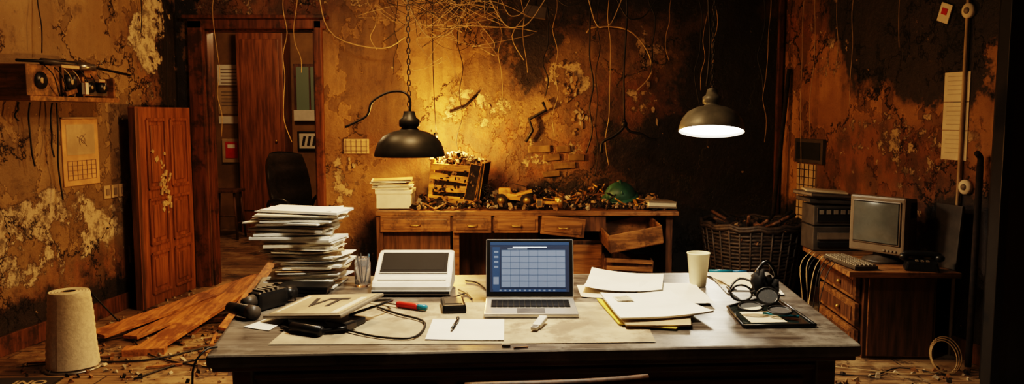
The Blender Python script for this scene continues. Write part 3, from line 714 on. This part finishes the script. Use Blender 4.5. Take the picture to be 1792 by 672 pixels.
b.box((2.31,5.68,.835),(.30,.24,.14),m_darkcase,bev=.006); b.box((2.31,5.555,.84),(.26,.01,.10),m_black,bev=.003)
for i in range(5): b.box((2.21+.05*i,5.549,.86),(.03,.008,.03),m_greyp)
b.box((2.30,5.68,.93),(.36,.27,.025),m_darkcase,bev=.006,rot=(0,3,0)); b.box((2.28,5.67,.975),(.36,.27,.03),m_crtcase,bev=.008,rot=(0,4,8))
b.box((2.27,5.67,1.0),(.28,.20,.012),m_tanp,rot=(0,4,-10))
b.done()
b=Bd('computer_keyboard'); b.place((2.17,5.10,.585),(0,0,95))
b.box((0,0,.012),(.42,.15,.022),m_darkcase,bev=.005)
for r in range(5):
    for c in range(15): b.box((-.19+c*.027,-.055+r*.027,.027),(.022,.022,.01),m_greyp,taper=.8)
b.done()
b=Bd('desk_telephone'); b.place((2.54,4.92,.58),(0,0,-20))
b.box((0,0,.03),(.20,.14,.06),m_black,bev=.012,taper=.85); b.tube([(-.10,.0,.085),(-.08,0,.10),(.08,0,.10),(.10,0,.085)],.018,m_black,seg=10)
b.ball((-.1,0,.08),(.03,.035,.025),m_black,12,8); b.ball((.1,0,.08),(.03,.035,.025),m_black,12,8)
for i in range(3):
    for j in range(3): b.box((-.03+.03*i,-.055+.016*j,.063),(.016,.01,.006),m_greyp)
b.done()
b=Bd('table_cables')
for k in range(7):
    x=2.01-R.random()*.02
    b.tube([(2.085,5.50-.07*k,.592),(2.06,5.49-.07*k,.592),(x-.01,5.45-.07*k,.50),(x+R.uniform(-.08,.0),5.4-.07*k,.25),(x+R.uniform(-.12,.0),5.35-.07*k,.02)],.003,R.choice([m_wire,m_wire,m_wirel]))
b.done()
b=Bd('coiled_cable')
for k in range(3):
    b.tube([(2.58+(.075+.010*k)*math.cos(a*math.pi/6)+.012*k,4.68+.04*math.sin(a*math.pi/6)+.014*k,.10+(.088+.008*k)*math.sin(a*math.pi/6)) for a in range(12)],.0032,m_wirel,closed=True)
b.tube([(2.60,4.68,.015),(2.40,4.63,.01),(2.2,4.68,.01),(1.9,4.8,.01)],.004,m_wirel)
b.tube([(2.56,4.62,.01),(2.35,4.75,.01),(2.1,4.60,.01),(1.8,4.68,.01)],.004,m_wire)
b.done()

# ---------------------------------------------------------------- floor things
b=Bd('paper_towel_roll')
b.lathe([(.17,0),(.172,.008),(.16,.012)],(-2.69,4.80,0),m_steel,36)
b.place((-2.69,4.80,.012))
pr=[(.112,.462)]
for i in range(1,24):
    z=.462-.452*i/23; pr.append((.114+(.148-.114)*(i/23)**.9+(.0016 if i%2 else -.0012),z))
b.lathe(pr+[(.14,0)],(0,0,0),m_towel,48,cap=False,wob=.012)
for i in range(8):
    r0=.040+i*.009; b.lathe([(r0,.462-.003*(i%2)),(r0+.009,.462-.003*((i+1)%2))],(0,0,0),m_towel,40,cap=False,smooth=False)
b.lathe([(.034,.30),(.040,.463),(.036,.463),(.034,.30)],(0,0,0),m_tanp,24,cap=False)
b.lathe([(.036,.462),(.034,.40),(.001,.40)],(0,0,0),m_inkd_hole,24,cap=False)  # dark lining paints the shade inside the core hole
vs=[];fs=[]
for i in range(9):
    a=math.radians(-95+i*11)
    for j in range(6):
        z=.01+.085*j; r=(.150-.034*j/5)+.004+.014*(i/8)**2
        vs.append((r*math.cos(a),r*math.sin(a),z))
for i in range(8):
    for j in range(5): fs.append((i*6+j,(i+1)*6+j,(i+1)*6+j+1,i*6+j+1))
b.raw(vs,fs,m_towel,True)
b.done(shade='keep')
b=Bd('fallen_planks')
def plank(p0,p1,w,t,mat,roll=0):
    p0=Vector(p0);p1=Vector(p1);d=p1-p0
    yaw=math.atan2(d.y,d.x); pitch=-math.atan2(d.z,math.hypot(d.x,d.y))
    Mx=Matrix.Translation((p0+p1)/2)@Matrix.Rotation(yaw-math.pi/2,4,'Z')@Matrix.Rotation(-pitch,4,'X')@Matrix.Rotation(math.radians(roll),4,'Y')
    sv=b.M; b.M=Mx; b.box((0,0,0),(w,d.length,t),mat,bev=.003); b.M=sv
plank((-2.80,5.30,.06),(-2.16,6.75,.16),.15,.025,m_plank,4)
plank((-2.60,5.35,.03),(-2.0,6.6,.20),.14,.025,m_plank,-4)
plank((-2.36,5.10,.03),(-2.04,6.5,.22),.17,.028,m_plank)
plank((-2.02,5.55,.03),(-1.98,6.6,.30),.11,.025,m_plank,8)
plank((-2.8,5.75,.02),(-1.9,5.95,.03),.12,.03,m_woodd)
plank((-2.5,5.05,.02),(-2.25,5.1,.02),.10,.05,m_plank)
b.box((-2.1,6.55,.06),(.5,.22,.12),m_woodd,rot=(0,0,10))
b.done()
b=Bd('floor_rubble')
for _ in range(620):
    x=R.uniform(-3.0,-1.3); y=R.uniform(4.5,7.0)
    if x<LX(y)+.15: continue
    s=R.uniform(.006,.03); b.chunk((x,y,s*.25),(s*1.5,s,s*.6),R.choice([m_char,m_rub,m_ash,m_wood]))
for _ in range(300):
    x=R.uniform(1.2,2.75); y=R.uniform(4.3,6.4); s=R.uniform(.008,.035)
    if x>RX(y)-.1 or (x>2.0 and y>4.8): continue
    b.chunk((x,y,s*.25),(s*1.5,s,s*.6),R.choice([m_char,m_rub,m_ash,m_wood]))
for _ in range(40):
    x=R.uniform(-2.9,-1.5); y=R.uniform(4.7,6.6); b.box((x,y,.012),(R.uniform(.08,.3),.02,.01),R.choice([m_wood,m_plank,m_woodd]),rot=(0,R.uniform(-2,2),R.uniform(0,180)))
b.done()
b=Bd('floor_cables')
b.tube([(-2.9,4.9,.01),(-2.3,4.9,.01),(-1.9,5.3,.01),(-1.5,5.2,.02),(-1.2,4.6,.01)],.007,m_wire)
b.tube([(-2.2,4.55,.01),(-2.0,4.9,.01),(-1.7,5.0,.01),(-1.5,5.6,.01),(-1.3,5.9,.02)],.006,m_wire)
b.tube([(-3.0,5.6,.3),(-2.7,5.5,.05),(-2.3,5.0,.01),(-1.7,4.7,.01)],.006,m_wire)
b.done()
b=Bd('floor_sign_card'); b.place((-2.80,4.47,.006),(0,0,4)); b.box((0,0,0),(.36,.20,.01),m_black,bev=.002); b.box((0,0,.004),(.35,.19,.005),m_inkd_hole)
card=b.done(); bpy.context.view_layer.update()
text('INO',.10,m_tanp,Matrix.Translation((-2.76,4.47,.0135))@Matrix.Rotation(math.radians(4),4,'Z'),card)
b=Bd('brass_wheel'); b.lathe([(.02,-.02),(.055,-.02),(.06,0),(.055,.02),(.02,.02)],(-1.72,4.95,.06),m_crate,20,rot=(80,0,30)); b.tube([(-1.74,4.9,.06),(-1.70,5.0,.06)],.012,m_steel,sm=False); b.done()

# ---------------------------------------------------------------- main desk
FL=Vector((-1.01,2.58)); FR=Vector((1.21,2.71)); BR=Vector((1.30,4.01)); BL=Vector((-1.23,3.88))
b=Bd('wooden_desk')
b.prism([FL,FR,BR,BL],.705,.75,m_desk,.014)
def ins(k,ky):
    c=(FL+FR+BR+BL)/4
    return [c+(p-c)*k for p in (FL,FR,BR,BL)]
b.prism(ins(.985,0),.690,.706,m_deskside,.004)
q=ins(.90,0)
b.prism(q,.10,.692,m_deskside,.004)
for p in q: b.box((p.x*1.0,p.y,.345),(.07,.07,.69),m_deskside,bev=.008)
mid=(q[0]+q[1])/2; an=math.degrees(math.atan2(q[1].y-q[0].y,q[1].x-q[0].x))
b.box((mid.x,mid.y-.012,.66),((q[1]-q[0]).length,.02,.02),m_deskside,rot=(0,0,an),bev=.004)
for k in(-1,0,1): b.box((mid.x+k*.64,mid.y-.008+k*.64*math.tan(math.radians(an)),.52),(.58,.02,.20),m_deskside,rot=(0,0,an),bev=.006)
b.done()
DZ=.7505
b=Bd('desk_blotter_map'); b.sheet([(-.84,2.70),(.50,2.73),(.53,3.33),(-.82,3.32)],DZ+.0005,m_blot,.002,12,1); b.done()
# laptop
b=Bd('laptop'); b.place((.075,3.055,DZ+.003),(0,0,0))
b.box((0,.14,.009),(.37,.27,.016),m_alu,bev=.005)
b.box((0,.175,.0178),(.32,.125,.002),m_blackm)
for r in range(6):
    n=14
    for c in range(n): b.box((-.148+c*.0228,.118+r*.0205,.0195),(.0190,.0165,.003),m_black)
b.box((0,.055,.0178),(.11,.07,.0012),m_steel)
hin=Matrix.Translation((0,.275,.016)); 
base=b.M.copy(); b.M=base@hin@Matrix.Rotation(math.radians(-13),4,'X')
b.box((0,0,.124),(.37,.008,.248),m_alu,bev=.004)
b.M=b.M@Matrix.Diagonal((1.03,1,1.05,1))
b.box((0,-.0045,.120),(.352,.002,.228),m_black)
b.box((0,-.006,.125),(.325,.001,.200),m_scr)
b.box((0,-.0068,.219),(.325,.0006,.012),m_bar)
b.box((-.138,-.0068,.12),(.03,.0006,.17),m_bar)
for i in range(4): b.box((-.138,-.0074,.185-i*.02),(.018,.0004,.008),m_win)
b.box((-.138,-.0074,.07),(.022,.0004,.03),m_win)
b.box((.015,-.0068,.118),(.262,.0006,.15),m_win)
for i in range(8): b.box((-.116+i*.0374,-.0075,.118),(.0012,.0004,.15),m_sl)
for i in range(7): b.box((.015,-.0075,.043+i*.025),(.262,.0004,.0012),m_sl)
b.box((.0,-.0075,.204),(.14,.0004,.0035),m_sw); b.box((-.05,-.0075,.197),(.08,.0004,.002),m_sw)
b.box((0,-.0068,.031),(.30,.0006,.010),m_bar)
for i in range(12): b.box((-.12+i*.02,-.0075,.031),(.008,.0004,.006),m_win)
b.M=base; b.tube([(-.17,.277,.014),(.17,.277,.014)],.006,m_alu,sm=False)
b.done()
# scanner
b=Bd('desktop_scanner'); b.place((-.44,3.43,DZ),(0,0,0))
def loft(rings,mat):
    vs=[v for r in rings for v in r];n=len(rings[0]);fs=[]
    for i in range(len(rings)-1):
        for k in range(n): fs.append((i*n+k,i*n+(k+1)%n,(i+1)*n+(k+1)%n,(i+1)*n+k))
    fs.append(tuple(range(n))[::-1]); fs.append(tuple(range(len(vs)-n,len(vs)))); return vs,fs
def prof(x,sc):
    P=[(0,.012),(.0,.045),(.02,.06),(.08,.072),(.24,.155),(.28,.16),(.30,.14),(.30,.012)]
    cy,cz=.155,.06
    return [(x,cy+(p[0]-cy)*sc,max(.004,cz+(p[1]-cz)*sc)) for p in P]
vs,fs=loft([prof(-.172,.93),prof(-.168,.98),prof(-.155,1),prof(.155,1),prof(.168,.98),prof(.172,.93)],m_white); b.raw(vs,fs,m_white)
sl=math.degrees(math.atan2(.083,.16))
b.box((0,.165,.1200),(.305,.150,.008),m_scan,rot=(sl,0,0),bev=.003)
b.box((0,.165,.1245),(.27,.115,.003),m_scan,rot=(sl,0,0))
b.box((0,.012,.02),(.345,.03,.02),m_blackm,bev=.004); b.box((0,.05,.069),(.30,.02,.006),m_white,rot=(10,0,0),bev=.002)
b.box((0,.16,.006),(.30,.26,.012),m_blackm)
b.done()
# paper stack
b=Bd('paper_stack'); z=DZ; i=0
while z<1.105:
    t=R.choice([.003,.004,.004,.006,.008,.012]); k=(z-.75)/.35
    w=.28+R.uniform(-.04,.05)+.07*k; d=.24+R.uniform(-.03,.03)
    cxx=-.965+R.uniform(-.035,.035)+.03*math.sin(k*6); cyy=3.715+R.uniform(-.015,.015)
    mt=R.choice([m_paper,m_paper,m_paper,m_paper,m_paperw,m_tanp]) if R.random()>.10 else R.choice([m_darkcase,m_greyp,m_orangep])
    if t<.007:
        a=math.radians(R.uniform(-18,18)); c,s_=math.cos(a),math.sin(a)
        q4=[(cxx+c*x-s_*y,cyy+s_*x+c*y) for x,y in((-w/2,-d/2),(w/2,-d/2),(w/2,d/2),(-w/2,d/2))]
        b.sheet(q4,z,mt,R.uniform(.002,.016),5,i,thick=t*.7)
    else: b.box((cxx,cyy,z+t/2),(w,d,t*.90),mt,rot=(R.uniform(-.6,.6),R.uniform(-2,2),R.uniform(-16,16)))
    z+=t; i+=1
b.done()
b=Bd('black_notebook_pile')
for i in range(3): b.box((-.93+.01*i,3.49,DZ+.009+.015*i),(.23,.12,.013),R.choice([m_darkcase,m_black]),rot=(0,0,6-5*i),bev=.003)
b.done()
b=Bd('glass_jar')
b.lathe([(.001,.0),(.034,.0),(.037,.01),(.037,.11),(.032,.125),(.032,.135),(.029,.135),(.029,.12),(.033,.108),(.033,.012),(.001,.008)],(-.69,3.66,DZ),m_glass,28,cap=False)
for a in range(4): b.tube([(-.69+.01*math.cos(a*2),3.66+.01*math.sin(a*2),DZ+.012),(-.69+.03*math.cos(a*2),3.66+.03*math.sin(a*2),DZ+.15)],.0035,R.choice([m_blue,m_inkd_hole,m_steel]),sm=False)
b.done()
b=Bd('tablet'); 
b.place((-.725,3.04,DZ+.056),(6,-7,-27))
b.box((0,0,0),(.38,.27,.014),m_greyp,bev=.006); b.box((0,0,.0075),(.34,.235,.002),m_tanp)
b.box((.14,-.02,.0088),(.03,.19,.0012),m_paperw); b.box((-.15,0,.0088),(.012,.2,.0012),m_paperw)
mwT=b.M.copy(); tb=b.done(); bpy.context.view_layer.update()
text('VT',.14,m_inkd_hole,mwT@Matrix.Translation((.0,.01,.010)),tb)
b=Bd('tangled_desk_gadgets')
b.box((-.70,2.98,DZ+.015),(.26,.14,.026),m_black,rot=(0,0,-25),bev=.008); b.box((-.80,3.08,DZ+.015),(.16,.12,.026),m_black,rot=(0,0,-10),bev=.008)
b.cyl((-.80,2.86,DZ+.022),(-.68,2.80,DZ+.022),.018,m_black); b.box((-.63,2.90,DZ+.02),(.10,.06,.03),m_darkcase,rot=(0,0,-30),bev=.006)
b.tube([(-.62,3.0,DZ+.03),(-.50,3.12,DZ+.05),(-.50,3.25,DZ+.03),(-.62,3.32,DZ+.012),(-.78,3.38,DZ+.012)],.006,m_black)
b.tube([(-.60,2.86,DZ+.01),(-.48,2.78,DZ+.008),(-.36,2.76,DZ+.008),(-.325,2.86,DZ+.008),(-.34,3.0,DZ+.008),(-.45,3.10,DZ+.01),(-.55,3.22,DZ+.008)],.0045,m_wire)
b.tube([(-.85,2.90,DZ+.01),(-.74,2.83,DZ+.01),(-.60,2.85,DZ+.02)],.008,m_black)
b.box((-.84,3.32,DZ+.012),(.14,.06,.02),m_steel,rot=(0,0,20),bev=.004)
b.done()
b=Bd('loose_paper'); b.sheet([(-1.0,2.93),(-.89,2.88),(-.87,3.02),(-.94,3.08)],DZ+.001,m_paper,.003,5,3); b.done()
b=Bd('power_drill')
b.place((-1.0,3.24,DZ+.04),(0,0,60))
b.box((0,0,0),(.16,.07,.075),m_black,bev=.015); b.cyl((-.08,0,.005),(-.13,0,.005),.027,m_darkcase,r1=.018); b.cyl((.08,0,0),(.14,0,0),.03,m_black)
b.box((.03,.06,-.01),(.05,.09,.05),m_blackm,bev=.01)
for i in range(4): b.box((-.05+.025*i,0,.04),(.01,.06,.01),m_greyp)
b.done()
b=Bd('hand_torch'); b.cyl((-1.12,3.13,DZ+.028),(-1.02,3.06,DZ+.028),.022,m_black,r1=.026,seg=18); b.cyl((-1.02,3.06,DZ+.028),(-.99,3.04,DZ+.028),.028,m_darkcase,seg=18); b.done()
b=Bd('screwdriver'); b.cyl((-.53,3.27,DZ+.014),(-.45,3.23,DZ+.013),.004,m_steel); b.tube([(-.47,3.24,DZ+.015),(-.44,3.225,DZ+.016),(-.38,3.19,DZ+.016)],.013,m_red,seg=10); b.tube([(-.38,3.19,DZ+.016),(-.345,3.172,DZ+.016)],.012,m_teal,sm=False,seg=10); b.done()
b=Bd('black_wallet_phone'); b.box((-.24,3.22,DZ+.018),(.10,.17,.034),m_black,bev=.01,rot=(0,0,8),taper=.93); b.box((-.24,3.21,DZ+.036),(.07,.10,.003),m_darkcase,rot=(0,0,8)); b.tube([(-.25,3.31,DZ+.012),(-.26,3.38,DZ+.006),(-.2,3.5,DZ+.006)],.003,m_wire); b.done()
b=Bd('note_sheet'); b.sheet([(-.305,2.755),(-.028,2.745),(-.03,3.035),(-.305,3.035)],DZ+.003,m_paper,.003,6,5)
b.done()
b=Bd('pen'); b.tube([(-.208,3.03,DZ+.012),(-.206,3.0,DZ+.012)],.006,m_black,sm=False,seg=10); b.tube([(-.206,3.0,DZ+.012),(-.219,2.87,DZ+.012)],.0055,m_black,sm=False,seg=10); b.cyl((-.219,2.87,DZ+.012),(-.221,2.852,DZ+.010),.004,m_steel,r1=.001); b.done()
b=Bd('usb_stick'); b.box((.105,2.945,DZ+.018),(.032,.10,.018),m_white,rot=(6,0,-18),bev=.006); b.box((.085,2.885,DZ+.013),(.024,.04,.012),m_steel,rot=(0,0,-18),bev=.002); b.done()
b=Bd('erasers'); b.box((-.02,2.68,DZ+.006),(.03,.018,.01),m_greyp,bev=.003); b.box((.03,2.66,DZ+.004),(.05,.006,.005),m_wood,rot=(0,0,15)); b.done()
b=Bd('loose_paper'); b.sheet([(.31,3.50),(.651,3.44),(.727,3.80),(.40,3.97)],DZ+.006,m_paper,.025,8,7); b.done()
b=Bd('loose_paper'); b.sheet([(.30,3.42),(.53,3.38),(.60,3.60),(.30,3.66)],DZ+.001,m_paperw,.004,8,17); b.done()
b=Bd('loose_paper'); b.sheet([(.507,3.30),(.84,3.26),(.846,3.66),(.60,3.70)],DZ+.0045,m_paper,.012,8,9); b.done()
b=Bd('paper_folder')
b.sheet([(.40,2.95),(.60,2.88),(.72,3.10),(.36,3.36)],DZ+.004,m_yellow,.003,6,11,thick=.004)
b.sheet([(.42,2.90),(.66,2.90),(.70,3.1),(.40,3.3)],DZ+.010,m_tanp,.004,6,13,thick=.005)
b.sheet([(.405,2.93),(.775,3.03),(.68,3.40),(.375,3.35)],DZ+.017,m_paper,.014,8,15,thick=.007)
b.sheet([(.43,3.22),(.50,3.235),(.49,3.31),(.42,3.295)],DZ+.0325,m_paperw,.001,3,1)
for i in range(4): b.tube([(.435-.003*i,3.235+.02*i,DZ+.0345),(.49-.003*i,3.247+.02*i,DZ+.0345)],.0008,m_ink,sm=False,seg=4)
b.done()
b=Bd('loose_paper'); b.sheet([(.95,3.48),(1.19,3.45),(1.25,3.82),(.97,3.86)],DZ+.001,m_paper,.006,8,19); b.done()
b=Bd('loose_paper'); b.sheet([(1.0,3.55),(1.20,3.60),(1.16,3.92),(.95,3.93)],DZ+.008,m_paperw,.006,8,23); b.done()
b=Bd('paper_cup')
b.lathe([(.001,.0),(.036,.0),(.037,.004),(.0505,.148),(.053,.15),(.0535,.154),(.051,.155),(.0485,.15),(.035,.006),(.001,.005)],(.86,3.66,DZ+.002),m_cup,40,cap=False); b.done(shade='keep')
b=Bd('blue_marker'); b.cyl((.985,3.96,DZ+.010),(1.10,3.955,DZ+.010),.009,m_teal,seg=12); b.cyl((1.10,3.955,DZ+.010),(1.17,3.95,DZ+.010),.007,m_blue,seg=12); b.done()
b=Bd('glass_clipboard')
q=[(.86,2.92),(1.13,2.93),(1.13,3.42),(.88,3.22)]
b.prism(q,DZ+.001,DZ+.008,m_dglass)
for i in range(4):
    a=q[i];c=q[(i+1)%4]; b.tube([(a[0],a[1],DZ+.010),(c[0],c[1],DZ+.010)],.006,m_black,sm=False)
b.sheet([(.90,2.96),(1.04,2.97),(1.03,3.14),(.90,3.12)],DZ+.0095,m_paperw,.002,4,2)
b.tube([(.98,3.08,DZ+.018),(1.10,3.02,DZ+.018)],.005,m_teal,sm=False,seg=8)
b.done()
b=Bd('safety_goggles')
def rim(c,rx,ry,tilt,yaw,lens=m_glass):
    L=Matrix.Translation(c)@Euler((math.radians(tilt),0,math.radians(yaw))).to_matrix().to_4x4()
    pts=[L@Vector((rx*math.cos(2*math.pi*k/16),ry*math.sin(2*math.pi*k/16)*(.85 if math.sin(2*math.pi*k/16)<0 else 1),0)) for k in range(16)]
    b.tube(pts,.0045,m_black,seg=6,closed=True,sm=False); b.raw([tuple(p) for p in pts],[tuple(range(16))],lens)
rim((.92,3.17,DZ+.075),.042,.035,65,-10,m_glass); rim((1.01,3.12,DZ+.075),.042,.035,65,-22,m_glass)
b.tube([(.955,3.16,DZ+.08),(.967,3.15,DZ+.088),(.98,3.145,DZ+.08)],.005,m_black)
b.tube([(.88,3.18,DZ+.085),(.89,3.27,DZ+.08),(.94,3.33,DZ+.045)],.005,m_black); b.tube([(1.05,3.10,DZ+.085),(1.06,3.2,DZ+.08),(1.07,3.28,DZ+.04)],.005,m_black)
rim((.93,3.07,DZ+.045),.045,.03,25,-15); rim((1.03,3.03,DZ+.04),.045,.03,20,-25); b.tube([(.965,3.06,DZ+.05),(.98,3.055,DZ+.055),(.99,3.05,DZ+.05)],.005,m_black)
b.done()
b=Bd('headset')
b.ball((1.06,3.27,DZ+.065),(.040,.045,.052),m_blackm,18,12,jit=.6,rot=(0,20,0)); b.ball((1.02,3.24,DZ+.10),(.03,.035,.055),m_blackm,16,10,jit=.7,rot=(0,-15,30))
b.tube([(1.0,3.24,DZ+.06),(1.0,3.25,DZ+.14),(1.05,3.27,DZ+.185),(1.09,3.28,DZ+.14),(1.10,3.27,DZ+.06)],.007,m_black)
b.tube([(1.0,3.24,DZ+.1),(.95,3.30,DZ+.11),(.90,3.28,DZ+.06),(.93,3.24,DZ+.03)],.005,m_black)
b.done()
b=Bd('desk_cables')
b.tube([(-.24,3.56,DZ+.006),(-.19,3.46,DZ+.006),(-.17,3.38,DZ+.006)],.004,m_wirel)
b.tube([(-.22,3.75,DZ+.006),(-.16,3.7,DZ+.006),(-.1,3.5,DZ+.006)],.004,m_wire)
b.done()
b=Bd('dining_chair')
b.place((.125,2.26,0),(0,0,2))
b.tube([(-.26,0,.755),(-.13,-.02,.765),(0,-.028,.77),(.13,-.02,.772),(.27,0,.775)],.016,m_woodd,seg=10)
for x in(-.24,.24): b.tube([(x,0,.76),(x*.97,.02,.45),(x*.95,-.03,0)],.018,m_woodd,seg=8); b.tube([(x*.95,.36,.44),(x*.97,.37,0)],.018,m_woodd,seg=8)
for x in(-.12,0,.12): b.tube([(x,-.015,.76),(x,.02,.45)],.009,m_woodd,seg=8)
b.box((0,.19,.45),(.50,.38,.035),m_woodd,bev=.012)
b.tube([(-.23,.0,.2),(-.23,.36,.2)],.01,m_woodd); b.tube([(.23,.0,.2),(.23,.36,.2)],.01,m_woodd)
b.done()
b=Bd('trailing_cable'); b.tube([(-1.0,2.66,.756),(-1.02,2.6,.76),(-1.045,2.56,.70),(-1.04,2.55,.5),(-1.06,2.56,.2),(-1.1,2.7,.01)],.004,m_wire); b.done()
b=Bd('added_glow_bulb'); b.ball((-.64,6.78,1.29),(.035,.035,.045),m_bulb,14,10); b.cyl((-.64,6.78,1.33),(-.64,6.78,1.39),.018,m_black); b.tube([(-.64,6.78,1.39),(-.66,6.78,2.0),(-.655,6.78,3.0)],.004,m_wire); b.done()  # added bulb, hidden behind the left pendant to explain the wall glow

# ---------------------------------------------------------------- lights
def light(kind,name,loc,e,col,size=.1,rot=(0,0,0),spot=None,blend=.5):
    l=bpy.data.lights.new(name,kind); l.energy=e; l.color=col
    if kind=='AREA': l.size=size; l.shape='DISK'
    else: l.shadow_soft_size=size
    if kind=='SPOT': l.spot_size=math.radians(spot); l.spot_blend=blend
    o=bpy.data.objects.new(name,l); o.location=loc; o.rotation_euler=tuple(math.radians(a) for a in rot); scene.collection.objects.link(o); return o
light('SPOT','desk_pendant_light',(.1,3.1,2.36),160,(1,.86,.66),.12,(0,0,0),125,.6)
light('POINT','added_wall_glow_light',(-.54,6.68,1.30),78,(1,.48,.11),.05)  # added light for the orange glow on the back wall
light('SPOT','pendant_lamp_light',(-.662,5.2,1.27),60,(1,.62,.24),.08,(12,0,0),165,.4)
light('SPOT','pendant_lamp_light',(1.287,5.19,1.42),60,(1,.84,.60),.12,(-8,0,0),168,.5)
light('AREA','ceiling_fill_light',(-.5,4.6,2.9),46,(1,.60,.28),.6)  # added general fill from the ceiling, no fixture there
light('POINT','hall_light',(-2.5,8.6,2.6),60,(1,.62,.30),.15)
light('POINT','left_wall_fill_light',(-1.5,5.3,2.75),40,(1,.62,.30),.1)  # added fill that brightens the left wall, no bulb there
w=bpy.data.worlds.new('world'); scene.world=w; w.use_nodes=True
w.node_tree.nodes['Background'].inputs[0].default_value=(.05,.03,.015,1); w.node_tree.nodes['Background'].inputs[1].default_value=.4

cam=bpy.data.cameras.new('camera'); cam.lens=36*1406/1792; cam.sensor_width=36
co=bpy.data.objects.new('camera',cam); co.location=(0,0,1.54); co.rotation_euler=(math.radians(84.5),0,0)
scene.collection.objects.link(co); scene.camera=co
